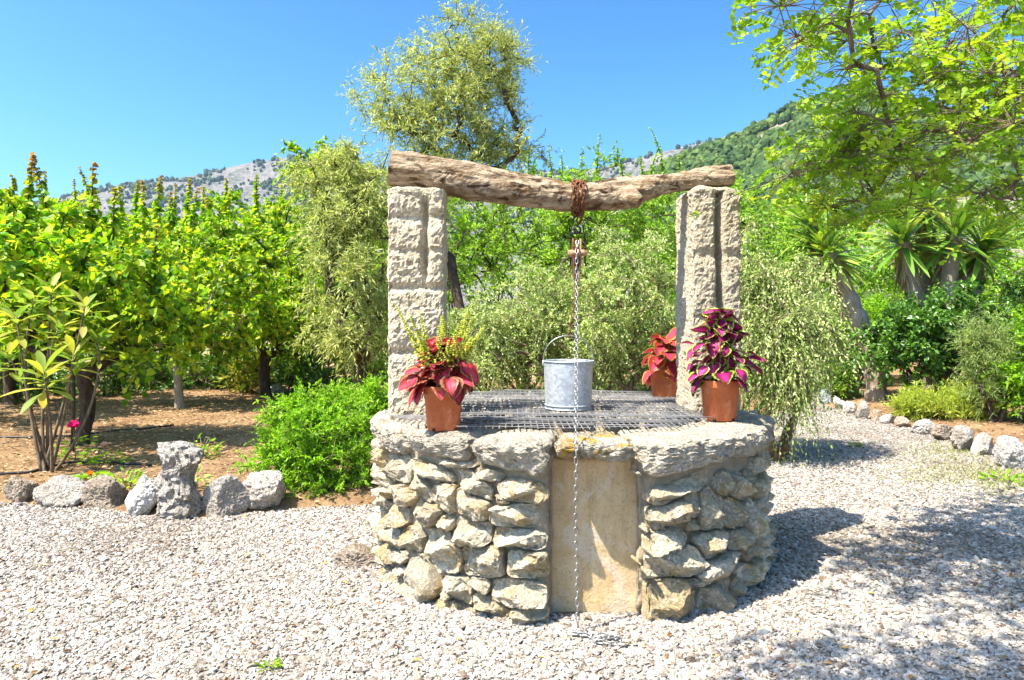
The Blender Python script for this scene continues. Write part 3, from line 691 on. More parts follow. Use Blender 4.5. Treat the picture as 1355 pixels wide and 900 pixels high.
# grating over the shaft
gr = thing('metal_grate', 'welded steel mesh grate covering the mouth of the well', 'grate', (WC[0], WC[1], ZT+0.006))
def bar_mesh(length, w, h, wav=0.0, seed=0):
    n = 10; x = np.linspace(-length/2, length/2, n); zz = wav*vnoise(np.c_[x*3+seed, x*0, x*0], 3)
    return tubes([(np.c_[x, x*0, zz], w/2)], 5)
GRR = 1.12; front_y = 3.43-WC[1]
xs = np.arange(-1.08, 0.86, 0.032)
for q, x in enumerate(xs):
    h_ = math.sqrt(max(GRR**2-x*x, 0)); y0 = max(-h_, front_y); y0 = max(y0, -1.02+ max(0, (x-0.35))*1.3, -0.80+(-0.62-x)/1.9 if x < -0.62 else -9); y1 = h_-0.01
    if y1-y0 < 0.1: continue
    V, F = bar_mesh(y1-y0, 0.006, 0.006, 0.006, q); V = np.c_[V[:,1]+x, V[:,0]+(y0+y1)/2, V[:,2]+0.012]; obj('bar', V, F, M['grate'], gr)
for q, y in enumerate(np.arange(front_y, 1.10, 0.045)):
    h_ = math.sqrt(max(GRR**2-y*y, 0)); x0 = max(-h_, -1.1); x1 = min(h_, 0.84)
    if y < -0.55: x1 = min(x1, 0.35+(y+1.02)/1.3); x0 = max(x0, -0.62-max(0, y+0.80)*1.9)
    if x1-x0 < 0.1: continue
    V, F = bar_mesh(x1-x0, 0.004, 0.006, 0.006, q+70); V = np.c_[V[:,0]+(x0+x1)/2, V[:,1]+y, V[:,2]+0.0175]; obj('bar', V, F, M['grate'], gr)

# ------------------------------------------------------------------ pillars and beam
def pillar(name, label, cx, cy, w, d, z0, z1, rot, seed, groove):
    V, F = boxgrid(30, 34, 112); root = thing(name, label, 'pillar', (cx, cy, z0)); root.rotation_euler.z = rot
    p = np.c_[V[:,0]*w/2, V[:,1]*d/2, (V[:,2]+1)/2*(z1-z0)]
    pw = 9.0; k = (np.abs(V[:,0])**pw+np.abs(V[:,1])**pw)**(1/pw)/np.maximum(np.abs(V[:,:2]).max(1), 1e-6)
    nrm = unit(np.c_[V[:,0]**15, V[:,1]**15, 0*V[:,0]])
    amp = 0.010*fbm(p*5+seed, 3, seed)+0.012*fbm(p*17+seed, 5, seed+2)-0.017*np.abs(fbm(p*34, 5, seed+4))+0.008*fbm(p*70, 3, seed+5)
    q = p.copy(); q[:,:2] /= k[:,None]**0.9; q[:,:2] += nrm[:,:2]*amp[:,None]
    front = V[:,1] < -0.98
    q[:,1] += np.where(front, groove(p[:,0]/w, p[:,2]/(z1-z0)), 0)
    top = V[:,2] > 0.98; q[:,2] += np.where(top, 0.02*fbm(p*11, 4, seed+7)-0.035*(np.abs(V[:,:2]).max(1)**6), 0)
    obj('shaft', q, F, M['pillar'], root, smooth=False); return root
def gl(x, z):   # left: cross-shaped tooling channels in the upper half, rough hollows below
    vgr = 0.050*np.exp(-((x-0.16)/0.055)**2)*np.clip((z-0.56)*14, 0, 1)*np.clip((0.955-z)*30, 0, 1)
    h1 = 0.022*np.exp(-((z-0.865)/0.022)**2)+0.026*np.exp(-((z-0.565)/0.016)**2)+0.026*np.exp(-((z-0.29)/0.02)**2)*(x < 0.1)+0.014*np.exp(-((z-0.72)/0.015)**2)
    return vgr+h1
def grr(x, z):
    xc = 0.05+0.09*fbm(np.c_[z*5, 0*z, 0*z], 4, 3)
    return 0.085*np.exp(-((x-xc)/0.065)**2)+0.02*np.exp(-((z-0.42)/0.03)**2)*(x < 0)+0.02*np.exp(-((z-0.7)/0.02)**2)
pillar('stone_pillar', 'upright sandstone pillar with cross-shaped grooves under the thick end of the log', -0.55, 4.10, 0.325, 0.40, ZT-0.012, 2.168, R(3), 3, gl)
pillar('stone_pillar', 'upright sandstone pillar split by one deep vertical groove under the thin end of the log', 1.205, 4.30, 0.30, 0.42, ZT-0.012, 2.203, R(2), 9, grr)

lp = [(517,222,24),(560,229,24.5),(600,236,24),(650,245,22),(700,254,21),(740,260,19),(765,262,18.5),(800,259,19.5),(826,257,20.5),(845,252,18),(870,246,16),(900,241,15),(940,235,14.5),(968,233,14.5)]
ys = np.linspace(4.10, 4.24, len(lp)); cp = np.array([P(x, y, Y) for (x, y, r), Y in zip(lp, ys)]); rp = np.array([r/FPX*Y for (x, y, r), Y in zip(lp, ys)])
t = np.linspace(0, len(lp)-1, 220); base_t = np.arange(len(lp))
def smooth1(v): 
    f = np.interp(t, base_t, v); return np.convolve(np.pad(f, 6, 'edge'), np.ones(13)/13, 'valid')
C = np.stack([smooth1(cp[:,k]) for k in range(3)], -1); C[0], C[-1] = cp[0], cp[-1]; RR = smooth1(rp)
SIDE = 56; V, Fs = tubes([(C, RR)], SIDE, True)
nn_ = len(C)*SIDE; cc = np.repeat(C, SIDE, 0); dn = unit(V[:nn_]-cc); q = V[:nn_]
st = np.c_[q[:,0]*2.2, q[:,1]*13, q[:,2]*13]
dsp = 0.018*fbm(np.c_[q[:,0]*5, q[:,1]*6, q[:,2]*6], 3, 4)+0.014*fbm(st, 5, 6)-0.020*np.abs(fbm(st*1.5, 5, 9))+0.006*fbm(q*45, 3, 12)
kn = P(834, 262, 4.1); dk = np.linalg.norm(q-(kn+np.array([0,-0.07,-0.02])), axis=1); dsp += 0.030*np.exp(-(dk/0.06)**2)
kn = P(640, 258, 4.0); dk = np.linalg.norm(q-kn, axis=1); dsp -= 0.020*np.exp(-(dk/0.05)**2)
V[:nn_] = q+dn*dsp[:,None]; V[nn_] += [0.01,0,0]
ORG = C[0]*np.array([1,1,0])+np.array([0,0,2.1])
lg = thing('wooden_log', 'thick weathered log laid as a crossbeam over both stone pillars', 'log', ORG)
obj('trunk', V-ORG, Fs, M['log'], lg, smooth=False)
kc = P(842, 262, 4.075); V, Fs = tubes([(np.array([kc+[-0.055,0.03,0.03], kc+[-0.02,0.0,0.0], kc+[0.015,-0.028,-0.03], kc+[0.02,-0.03,-0.034]]), [0.06,0.05,0.04,0.028])], 14)
V += 0.006*fbm(V*20, 3, 3)[:,None]; obj('branch_stub', V-ORG, Fs, M['log'], lg)

# ------------------------------------------------------------------ chain, pulley, bucket
def link_mesh(name, length, width, wire, material):
    a, b = length/2-width/2, width/2-wire; n = 8
    th = np.linspace(-math.pi/2, math.pi/2, n); p1 = np.c_[a+b*np.cos(th), b*np.sin(th)]; p2 = np.c_[-a-b*np.cos(th), -b*np.sin(th)]
    loop = np.concatenate([p1, p2]); m = len(loop); sd = 6; ph = np.arange(sd)/sd*6.2832
    nx_t = np.roll(loop,-1,0)-np.roll(loop,1,0); nr = unit(np.c_[nx_t[:,1], -nx_t[:,0]])
    V = loop[:,None]+nr[:,None]*(np.cos(ph)*wire)[None,:,None]; V = np.concatenate([V, np.broadcast_to((np.sin(ph)*wire)[None,:,None], (m, sd, 1))], 2).reshape(-1,3)
    i = (np.arange(m)[:,None])*sd; i2 = ((np.arange(m)[:,None]+1) % m)*sd; j = np.arange(sd)[None]; k = (j+1) % sd
    me = build_mesh(name, V, np.stack([i+j, i+k, i2+k, i2+j], -1).reshape(-1,4)); me.materials.append(material); return me
def lay_chain(root, me, path, pitch, org, roll0=0.0, extra=None):
    path = np.asarray(path, float); sg = np.linalg.norm(np.diff(path, axis=0), axis=1); cs = np.concatenate([[0], np.cumsum(sg)])
    n = int(cs[-1]/pitch); 
    for q in range(n):
        s0, s1 = q*pitch, (q+1)*pitch
        a = np.array([np.interp(s0, cs, path[:,k]) for k in range(3)]); b = np.array([np.interp(s1, cs, path[:,k]) for k in range(3)])
        x = Vector(b-a).normalized(); rf = Vector((0,1,0)) if abs(x.y) < 0.8 else Vector((0,0,1)); y = rf.cross(x).normalized(); z = x.cross(y)
        m = Matrix((x, y, z)).transposed().to_4x4(); m = m @ Matrix.Rotation(roll0+(q % 2)*math.pi/2+0.15*math.sin(q*1.7), 4, 'X')
        m.translation = Vector((a+b)/2-org); o = link('link', me, None, root); o.matrix_local = m
PX = 763; LOGC = C[np.argmin(np.abs(C[:,0]-P(765,262,4.16)[0]))]; LR = RR[np.argmin(np.abs(C[:,0]-P(765,262,4.16)[0]))]
lm_r = link_mesh('rusty_link', 0.050, 0.030, 0.0050, M['rust']); lm = link_mesh('chain_link', 0.040, 0.0215, 0.0032, M['chain']); lm_d = link_mesh('dark_link', 0.040, 0.0215, 0.0032, M['rust'])
rc = thing('rusty_chain', 'rusty chain wound several times round the middle of the log', 'chain', LOGC-[0,0,LR])
th = np.linspace(0, 2*math.pi*4, 240)
wr = np.c_[LOGC[0]-0.038+th/(2*math.pi*4)*0.076+0.008*np.sin(th*1.3), LOGC[1]+(LR+0.014)*np.cos(th), LOGC[2]+(LR+0.014)*np.sin(th)]
wr = np.concatenate([wr, [LOGC+[0.02,-0.03,-LR-0.02], LOGC+[0.0,0,-LR-0.065]]])
lay_chain(rc, lm_r, wr, 0.037, LOGC-np.array([0,0,LR]))
YP = LOGC[1]; ZP = LOGC[2]
pul = thing('pulley_block', 'old rusty pulley block hanging by an iron S-hook below the log', 'pulley', (LOGC[0], YP, P(763,372,YP)[2])); po_ = np.array(pul.location)
def pl(px, py, dy=0.0): return P(px, py, YP)+np.array([0, dy, 0])-po_
th = np.linspace(math.radians(200), math.radians(-90), 14); h0 = pl(764,291); hk = [h0+0.024*np.array([math.cos(a), 0, math.sin(a)]) for a in th]
h1 = pl(764,304); hk2 = [h1+0.019*np.array([math.cos(a), 0, math.sin(a)]) for a in np.linspace(math.radians(90), math.radians(-200), 14)]
V, F = tubes([(np.array(hk+hk2), 0.0065)], 8); obj('hook', V, F, M['iron'], pul)
V, F = tubes([(np.array([pl(755,350), pl(754,330), pl(756,309), pl(773,309), pl(775,330), pl(774,346), pl(776,352)]), 0.0055)], 8); obj('strap', V, F, M['iron'], pul)
for sx in (-1, 1):
    V, F = boxgrid(2, 4, 12); w_ = 0.011; q = np.c_[V[:,0]*w_/2+sx*0.022, V[:,1]*0.036*(1-0.35*np.abs(V[:,2])**2), V[:,2]*0.125-0.0*V[:,2]]
    q[:,0] += sx*(-0.012)*np.clip(-V[:,2], 0, 1)+0.002*fbm(q*40, 3, 2); q += pl(763,344); obj('cheek', q, F, M['rust'] if sx < 0 else M['pulleywood'], pul)
pr = [(0.008,-0.014),(0.062,-0.014),(0.064,-0.011),(0.050,-0.002),(0.050,0.002),(0.064,0.011),(0.062,0.014),(0.008,0.014)]
V, F = lathe(pr, 28); V = V[:, [2,0,1]]+pl(763,340); obj('sheave', V, F, M['rust'], pul)
V, F = tubes([(np.array([pl(751,336,-0.02), pl(756,336,-0.02), pl(770,335,-0.02), pl(777,336,-0.02)]), [0.019,0.022,0.021,0.016])], 10); V += 0.003*fbm(V*50,3,2)[:,None]; obj('axle', V, F, M['pulleywood'], pul)

ch = thing('hanging_chain', 'long bright steel chain running from the pulley over the rim to the gravel', 'chain', (0.285, 3.12, 0.0)); co_ = np.array(ch.location)
top = P(763,340,YP-0.075)
p0 = P(763,336,YP-0.068); p1 = P(763,368,YP-0.085); rim = P(762,583,3.115); rim[2] = ZT+0.018
path = [P(764,318,YP-0.02), p0, p1]
for f in np.linspace(0.1, 1, 12): q = p1+(rim-p1)*f; q[2] -= 0.05*math.sin(math.pi*f); q[2] = max(q[2], ZT+0.016); path.append(q)
path += [np.array([rim[0], 3.095, 0.80]), np.array([rim[0]-0.002, 3.10, 0.5]), np.array([rim[0]+0.004, 3.10, 0.2]), np.array([rim[0]+0.006, 3.09, 0.03])]
rg = np.random.default_rng(5); a = np.linspace(0, 19, 110)
rw = np.cumsum(rg.normal(size=(110,2))*0.045, 0)*0.985; pile = np.c_[0.37+0.11*np.sin(rw[:,0]*4+a*0.55), 3.0+0.055*np.sin(rw[:,1]*4+a*0.4), 0.016+0.012*rg.random(110)]
pile = np.stack([np.convolve(np.pad(pile[:,k], 2, 'edge'), np.ones(5)/5, 'valid') for k in range(3)], -1)
path += list(pile)
lay_chain(ch, lm, path, 0.0315, co_)
bh = P(752,452,4.16)
dc = thing('bucket_chain', 'short dark chain hanging from the pulley to the bucket handle', 'chain', bh); bo = bh.copy()
lay_chain(dc, lm_d, [P(764,345,YP+0.055), P(763,370,YP+0.06), P(760,400,YP+0.04), P(754,440,4.17), bh+[0,0,0.005]], 0.0315, bo)

bk = thing('metal_bucket', 'galvanised steel bucket with wire handle standing on the grate', 'bucket', (0.337, 4.165, ZT+0.026))
BH = 0.285; rb, rt = 0.138, 0.147
V, F = lathe([(0.001,0.012),(rb-.004,0.012),(rb-.003,0.03),(rt-.004,BH-.004),(rt,BH),(rt,BH-.004),(rt-.0005,BH-.03),(rb,0.028),(rb,0.004),(rb-.006,0.002),(0.001,0.004)][::-1], 64); bbody = obj('body', V, F, M['galv'], bk)
for z_, r_, w_ in ((BH, rt+.001, 0.0055),):
    a = np.linspace(0, 2*math.pi, 65); V, F = tubes([(np.c_[r_*np.cos(a), r_*np.sin(a), np.full(65, z_)], w_)], 8, False); obj('rim', V, F, M['galv'], bbody)
for z_ in (0.026, 0.006):
    a = np.linspace(0, 2*math.pi, 65); V, F = tubes([(np.c_[(rb+.001)*np.cos(a), (rb+.001)*np.sin(a), np.full(65, z_)], 0.0045)], 8, False); obj('foot_ring', V, F, M['galv'], bbody)
a = np.linspace(0, math.pi, 30); hp = np.c_[(rt+0.004)*np.cos(a), 0*a, BH-0.012+0.165*np.sin(a)**0.85]; V, F = tubes([(hp, 0.0032)], 8); obj('handle', V, F, M['chain'], bk)
for sx in (-1, 1):
    a = np.linspace(0, 2*math.pi, 17); V, F = tubes([(np.c_[sx*(rt+.004)+0*a, 0.016*np.cos(a), BH-0.012+0.016*np.sin(a)], 0.004)], 6, False); obj('ear', V, F, M['galv'], bbody)

# ------------------------------------------------------------------ pots with coleus
def pot(label, x, y, r, h, sq=2.0, rot=0.0, z=ZT+0.001):
    o = thing('flower_pot', label, 'pot', (x, y, z)); o.rotation_euler.z = rot
    k = r*0.80; tp = h*0.80
    V, F = lathe([(0.001,0.004),(k*0.9,0.004),(k*0.93,0.0),(k,0.006),(k+(r-k)*0.72,tp),(r*0.985,tp+0.004),(r,tp+0.010),(r*1.02,h-0.006),(r*1.015,h),(r*0.965,h),(r*0.93,h-0.03),(0.001,h-0.03)], 64, sq); body = obj('body', V, F, M['terracotta'], o)
    V, F = lathe([(r*0.925,h-0.027),(0.001,h-0.018)][::-1], 40, sq); V[:,2] += 0.006*fbm(V*60, 3, 1); obj('soil', V, F[:, ::-1], M['potsoil'], o)
    a = np.linspace(0, 2*math.pi, 6)[:-1]+0.3
    for q in a:
        V, F = boxgrid(2,2,2); V = V*np.array([0.008,0.004,0.007]); c_, s_ = math.cos(q), math.sin(q); kk = k*0.985*(abs(c_)**sq+abs(s_)**sq)**(-1/sq)
        V = np.c_[V[:,0]*-s_+V[:,1]*c_+c_*kk, V[:,0]*c_+V[:,1]*s_+s_*kk, V[:,2]+0.009]; obj('drain_hole', V, F, M['potsoil'], body)
    return o
def coleus_leaf(name, material, seed, asp=0.84):
    nu, nv = 13, 9; u = np.linspace(0, 1, nu); v = np.linspace(-1, 1, nv); rng = np.random.default_rng(seed)
    V = []; E = []; VN = []
    for i, a in enumerate(u):
        w = asp*0.5*(math.sin(math.pi*a**0.72)**0.85)*(1+0.10*(i % 2)) if 0 < a < 1 else 0.002
        for b in v:
            V.append((a, b*w, 0.16*abs(b)*w*2*0.8-0.22*a*a+0.012*math.sin(a*40)*abs(b)+0.03*math.sin(a*9+seed)*b)); E.append(max(abs(b)**1.3*0.98, abs(2*a-1)**3.5*0.95)); VN.append(1.0 if abs(b) < 0.05 else 0.0)
    i = np.arange(nu-1)[:,None]*nv; j = np.arange(nv-1)[None]
    me = build_mesh(name, np.array(V), np.stack([i+j, i+nv+j, i+nv+j+1, i+j+1], -1).reshape(-1,4), True, None, {'edge': E, 'vein': VN}); me.materials.append(material); return me
def set_frame(o, p, d, n, sc):
    d = Vector(d).normalized(); y = Vector(n).cross(d).normalized(); z = d.cross(y); m = Matrix((d, y, z)).transposed().to_4x4(); m = Matrix.Translation(Vector(p)) @ m @ Matrix.Scale(sc, 4); o.matrix_local = m
def coleus(label, x, y, z0, material, n, rad, ht, L0, seed, spikes=0, low=0.06, flat=0.0, cone=0.6):
    rng = np.random.default_rng(seed); root = thing('coleus_plant', label, 'plant', (x, y, z0))
    mats = [coleus_leaf('coleus_leaf', material, seed+k) for k in range(3)]; paths = []
    ns = 7
    for q in range(ns):
        a = q/ns*6.283; r_ = rad*0.45*(0.3+0.7*rng.random()); paths.append((np.array([[0.02*math.cos(a),0.02*math.sin(a),-0.03],[r_*0.5*math.cos(a),r_*0.5*math.sin(a),ht*0.4],[r_*math.cos(a),r_*math.sin(a),ht*(0.6+0.35*rng.random())]]), [0.006,0.005,0.003]))
    V, F = tubes(paths, 6); obj('stem', V, F, M['stem_green'], root)
    for q in range(n):
        f = (q+0.5)/n; hz = -low+(ht+low)*f; a = q*2.39996+rng.normal()*0.3
        env = rad*math.sqrt(max(0.02, 1-max(0, (f-0.30)/0.70)**1.5))*(1-cone*max(0, f-0.3)) * (0.75+0.25*min(1, f/0.3))
        r_ = env*rng.uniform(0.1, 0.95)-L0*0.35; r_ = max(r_, 0.01)
        o_ = np.array([math.cos(a), math.sin(a), 0]); d = o_*1.0+np.array([0,0,rng.uniform(-1.1, 0.25)+1.0*(f-0.45)+flat]); nn = o_*0.85+np.array([0,0,0.8])+rng.normal(size=3)*0.3
        o = link('leaf', mats[q % 3], None, root); set_frame(o, o_*r_+np.array([0,0,hz]), d, nn, L0*rng.uniform(0.5, 1.12)*(1-0.2*f))
    T, Fi = ico(1)
    for q in range(spikes):
        a = q*2.39996+rng.random(); tl = rng.uniform(0.1, 0.5); d = unit(np.array([math.cos(a)*tl*1.5, math.sin(a)*tl, 1.0])); b0 = np.array([math.cos(a)*rad*0.35, math.sin(a)*rad*0.35, ht*0.55]); ln = rng.uniform(0.14, 0.30)*(1.25 if q < 2 else 1)
        VV = []; FF = []; m = int(ln/0.010); k = 0
        tv, tf = tubes([(np.array([b0, b0+d*ln*0.5, b0+d*ln]), [0.003,0.0025,0.001])], 5, False); VV.append(tv); FF4 = tf; k = len(tv); CC = [np.tile([0.35,0.33,0.06], (k,1))]
        for e in range(m):
            for w_ in range(4):
                f = (e+0.5)/m; rr = 0.023*(1.15-f)*rng.uniform(0.3,1.3); aa = e*1.2+w_*1.57; cpos = b0+d*(ln*f)+np.array([math.cos(aa), math.sin(aa), 0.2])*rr
                VV.append(T*np.array([0.007,0.007,0.005])*(1.2-0.6*f)*rng.uniform(0.7,1.3)+cpos); FF.append(Fi+k); k += len(T); CC.append(np.tile(np.array([0.52,0.56,0.09])*rng.uniform(0.75,1.25), (len(T),1)))
        obj('flower_spike', np.concatenate(VV), [np.concatenate(FF)]+FF4, M['leaf'], root, smooth=False, col=np.concatenate(CC))
    return root
pot('terracotta pot of red coleus on the coping below the grooved pillar', -0.348, 3.515, 0.100, 0.222, 3.4, R(12))
coleus('red and burgundy coleus with yellow flower spikes in a terracotta pot', -0.348, 3.515, ZT+0.20, M['coleus_red'], 160, 0.235, 0.21, 0.135, 3, spikes=20, low=-0.03)
pot('round terracotta pot of magenta coleus in front of the split pillar', 1.155, 3.86, 0.108, 0.222)
coleus('tall magenta coleus with lime leaf margins in a round terracotta pot', 1.155, 3.86, ZT+0.20, M['coleus_lime'], 125, 0.235, 0.40, 0.130, 21, low=-0.02, cone=0.45)
pot('terracotta pot of orange coleus behind the split pillar', 1.095, 4.99, 0.108, 0.222)
coleus('orange-red coleus growing in the pot behind the split pillar', 1.095, 4.99, ZT+0.20, M['coleus_orange'], 75, 0.22, 0.24, 0.15, 14, low=0.01)

# ------------------------------------------------------------------ rocks that edge the gravel
def rock_mesh(seed, size, cuts=12, rough=1.0, sub=5):
    T, F = ico(sub); rng = np.random.default_rng(seed); r = np.ones(len(T))*1.05
    for _ in range(cuts):
        n = unit(rng.normal(size=3)); d = T@n; o = rng.uniform(0.50, 0.88); r = np.where(d > 0.05, np.minimum(r, o/np.maximum(d, 0.05)), r)
    r = r*(1+0.16*rough*fbm(T*1.6+seed, 4, seed)+0.07*rough*fbm(T*5+seed, 4, seed+1)-0.20*rough*np.abs(fbm(T*5+seed, 5, seed+2))+0.05*fbm(T*16, 4, seed+3))
    return T*r[:,None]*np.array(size), F
def rock(label, px, py, w, h, m, seed, cat='rock', group=None, dfac=0.8, cuts=9, name='edging_rock', sink=0.12, rough=1.0):
    p = PG(px, py); sc = p[1]/FPX; sx, sz = w*sc/2, h*sc/2*(1+sink)
    V, F = rock_mesh(seed, (sx*1.05, sx*dfac, sz*1.1), cuts, rough); V[:,2] += sz*(1-2*sink)
    z0 = -0.01
    o = obj(name, V, F, M[m], loc=(p[0], p[1]+sx*dfac*0.8, z0), smooth=False); return tag(o, label, cat, group)
EL = [(18,667,46,36,'rock_brown','rough grey rock edging the bed below the broad-leaved sapling'),
 (72,672,68,38,'rock','low grey limestone rock beside the rough rock under the sapling'),
 (122,650,24,24,'rock_brown','small brown rock perched behind the edging near the pink rose'),
 (132,675,66,42,'rock_brown','pinkish brown rock edging the bed beside the white rock'),
 (178,683,54,48,'rock_white','smooth white rock leaning against the tall standing stone'),
 (284,687,70,52,'rock','squat grey rock just past the tall standing stone'),
 (346,678,70,50,'rock','pitted grey rock between the edging stones and the bright shrub')]
for q, (px, py, w, h, m, lb) in enumerate(EL): rock(lb, px, py, w, h, m, 60+q, cuts=8)
rock('flat brown rock half buried in the gravel at the foot of the well', 474, 752, 64, 30, 'rock_brown', 81, cuts=6, sink=0.3, name='buried_rock')
# tall standing stone: narrow waist, overhanging white head
p = PG(224, 690); T, F = ico(5); sc = p[1]/FPX; hz = 108*sc
zz = (T[:,2]+1)/2; wid = np.interp(zz, [0,.12,.35,.55,.72,.88,1], [31,34,30,25,29,27,14])*sc; cx = np.interp(zz, [0,.3,.6,.75,.9,1], [2,0,-6,4,-2,-12])*sc
dxy = T[:,:2]/np.maximum(np.linalg.norm(T[:,:2], axis=1, keepdims=True), 1e-6); kk = np.minimum(1, np.sqrt(np.maximum(0, 1-T[:,2]**2))*2.4)
V = np.c_[dxy*(wid*kk)[:,None]*np.array([1, .85]), zz*hz-0.02]; V[:,0] += cx
V += unit(np.c_[dxy, T[:,2]*0.5])*(0.06*fbm(V*5, 4, 3)+0.045*fbm(V*12, 5, 5)-0.075*np.abs(fbm(V*16, 5, 6))+0.012*fbm(V*50, 3, 7))[:,None]
tag(obj('standing_stone', V, F, M['rock'], smooth=False, loc=(p[0], p[1]+0.16, -0.01)), 'tall pitted grey standing stone in the edging of the garden bed', 'rock')
ER = [(1060,527,16,13,'rock_white','little pale stone where the path runs out under the drooping bush'),(1097,535,24,20,'rock_blue','bluish rock at the far end of the path edging'),
 (1112,541,16,16,'rock_white','small pale rock next to the bluish rock by the path'),(1127,547,18,19,'rock','upright grey rock in the path edging before the leaning yucca trunk'),
 (1143,555,19,25,'rock','tall narrow grey rock at the foot of the leaning yucca'),(1162,556,14,14,'rock_brown','small brown rock in the shade right past the leaning yucca'),
 (1179,561,20,16,'rock_white','pale low rock in front of the dark glossy shrub'),(1198,566,20,15,'rock_brown','brownish rock where the lavender clump begins'),
 (1225,575,32,20,'rock_white','wide pale rock in front of the yellow-green lavender clump'),(1254,584,36,26,'rock_brown','large reddish rock in front of the lavender clump'),
 (1282,598,36,33,'rock','big grey boulder between the lavender clump and the feathery shrub'),(1308,604,32,28,'rock','blocky grey boulder below the feathery shrub'),
 (1342,622,44,40,'rock_white','biggest pale boulder at the near end of the path edging'),(1128,497,28,17,'rock_brown','flat brown rock up in the bed under the leaning yucca')]
for q, (px, py, w, h, m, lb) in enumerate(ER):
    o = rock(lb, px, py, w, h, m, 110+q, cuts=8)
    if py < 500: p = P(px, py, 12.6); o.location = (p[0], 12.6, gz(p[0], 12.6)+0.02); o.scale = (0.55,0.55,0.7)
p = P(365,533,13.3)
V, F = rock_mesh(171, (0.3,0.25,0.22)); tag(obj('garden_rock', V, F, M['rock'], loc=(p[0], 13.3, 0.12)), 'pale rock lying in the orchard beside a fruit tree trunk', 'rock')

# ------------------------------------------------------------------ plants
ORCH = ((0.05,0.14,0.010),(0.12,0.28,0.012),(0.22,0.42,0.016),(0.36,0.54,0.022),(0.50,0.60,0.035),(0.46,0.46,0.04))
OLIVE = ((0.1983, 0.2517, 0.061), (0.3202, 0.3812, 0.1067), (0.488, 0.5337, 0.183), (0.62, 0.62, 0.1983))
VARI = ((0.1587, 0.238, 0.0529), (0.2777, 0.3835, 0.0926), (0.4496, 0.529, 0.1851), (0.6083, 0.62, 0.3042))
BRIGHT = ((0.115, 0.2875, 0.0138), (0.2185, 0.4255, 0.0184), (0.3565, 0.552, 0.0287))
DARK = ((0.035,0.10,0.014),(0.08,0.19,0.022),(0.17,0.32,0.035))
HEDGE = ((0.13,0.26,0.025),(0.24,0.42,0.04),(0.40,0.56,0.09))
def bl(px, py, Y, rx, ry, rz, dy=0):
    p = P(px, py, Y); return (p[0], Y+dy, p[2], rx, ry, rz)
def sh(px, py0, py1, Y, red=1.0):
    a = P(px, py0, Y); return (a, (py0-py1)/FPX*Y, red)
def onground(px, Y): x = (px-677.5)/FPX*Y; return np.array([x, Y, gz(x, Y)])
FR = dict(kind='heart', L=0.088, W=0.076, cols=ORCH, up=0.5, droop=0.35, out=0.5, barkm='bark_dark', group='fruit trees of the orchard', shell=0.38, wob=0.09, flat=0.8)
def fruit(label, px, Y, blobs, seed, shoots, tips=95, tw=7, lv=10, **k):
    kw = dict(FR); kw.update(k)
    return plant('fruit_tree', label, 'tree', onground(px, Y), blobs, seed, tips=tips, tw=tw, lv=lv, twl=0.42, shoots=shoots, **kw)
fruit('fruit tree with dark trunk tied to a stake behind the broad-leaved sapling', 103, 7.6, [bl(100,380,7.6,1.15,0.95,0.85), bl(30,330,7.8,0.7,0.6,0.6), bl(190,420,7.6,0.6,0.6,0.55)], 1,
      [sh(35,320,205,7.6), sh(65,320,212,7.6), sh(150,320,250,7.6,.6), sh(205,370,300,7.5,.5), sh(122,320,220,7.7), sh(10,330,250,7.5,0.3), sh(90,320,262,7.6,.4)], tips=120, trunk_h=0.75, trunk_r=0.085, lean=(0.05,0))
fruit('fruit tree with a thin pale leaning trunk in the middle of the orchard', 238, 11.0, [bl(215,390,11,1.5,1.2,1.2), bl(290,400,11,0.9,0.9,0.9), bl(150,360,11.2,0.8,0.8,0.9)], 2,
      [sh(190,300,238,11), sh(207,300,232,11), sh(225,300,255,11,1), sh(280,310,262,11,.8), sh(130,310,262,11,.6), sh(160,310,250,11,.6), sh(255,300,248,11)], tips=120, trunk_h=1.0, trunk_r=0.07, lean=(-0.15,0.1), barkm='bark_pale')
fruit('fruit tree with a short dark forked trunk next to the bright green shrub', 352, 12.4, [bl(350,390,12.4,1.45,1.3,1.35), bl(400,430,12.2,0.7,0.7,0.7), bl(300,330,12.6,0.9,0.8,0.9)], 3,
      [sh(248,300,235,12.4,.8), sh(340,280,232,12.6,.3), sh(300,290,250,12.4,.5)], tips=130, trunk_h=0.75, trunk_r=0.10)
for q, (px, Y, rx, rz, py, shs, lb) in enumerate((
      (15,11.2,1.5,1.25,372,((-10,300,240),(20,290,232)), 'leafy fruit tree crowded behind the broad-leaved sapling'),
      (150,14.5,1.7,1.45,362,((120,290,222),(180,280,240)), 'fruit tree in the row behind the staked tree and the pale leaning trunk'),
      (285,16,1.9,1.5,362,((300,280,238),(270,290,246)), 'fruit tree in the row behind the pale leaning trunk and the forked trunk'),
      (75,17.5,1.9,1.6,360,((60,290,226),(100,290,240)), 'fruit tree of the far row straight behind the staked tree'),
      (215,20,2.1,1.7,362,((230,300,245),), 'fruit tree of the farthest orchard row behind the pale leaning trunk'),
      (-70,9.5,1.3,1.2,370,((-60,290,230),), 'fruit tree at the open side of the orchard beyond the sapling'),
      (370,19,2.0,1.9,345,((372,270,240),), 'fruit tree of the farthest orchard row behind the forked trunk'),
      (-120,15,2,2,350,((-110,260,230),), 'fruit tree of the back row beyond the sapling'))):
    fruit(lb, px, Y, [bl(px,py,Y,rx,1.3,rz), bl(px+40,py-10,Y,rx*.6,0.9,rz*.7)], 20+q, [sh(a,b,c,Y,0.7) for a,b,c in shs], tips=95, trunk_h=0.8, trunk_r=0.09)
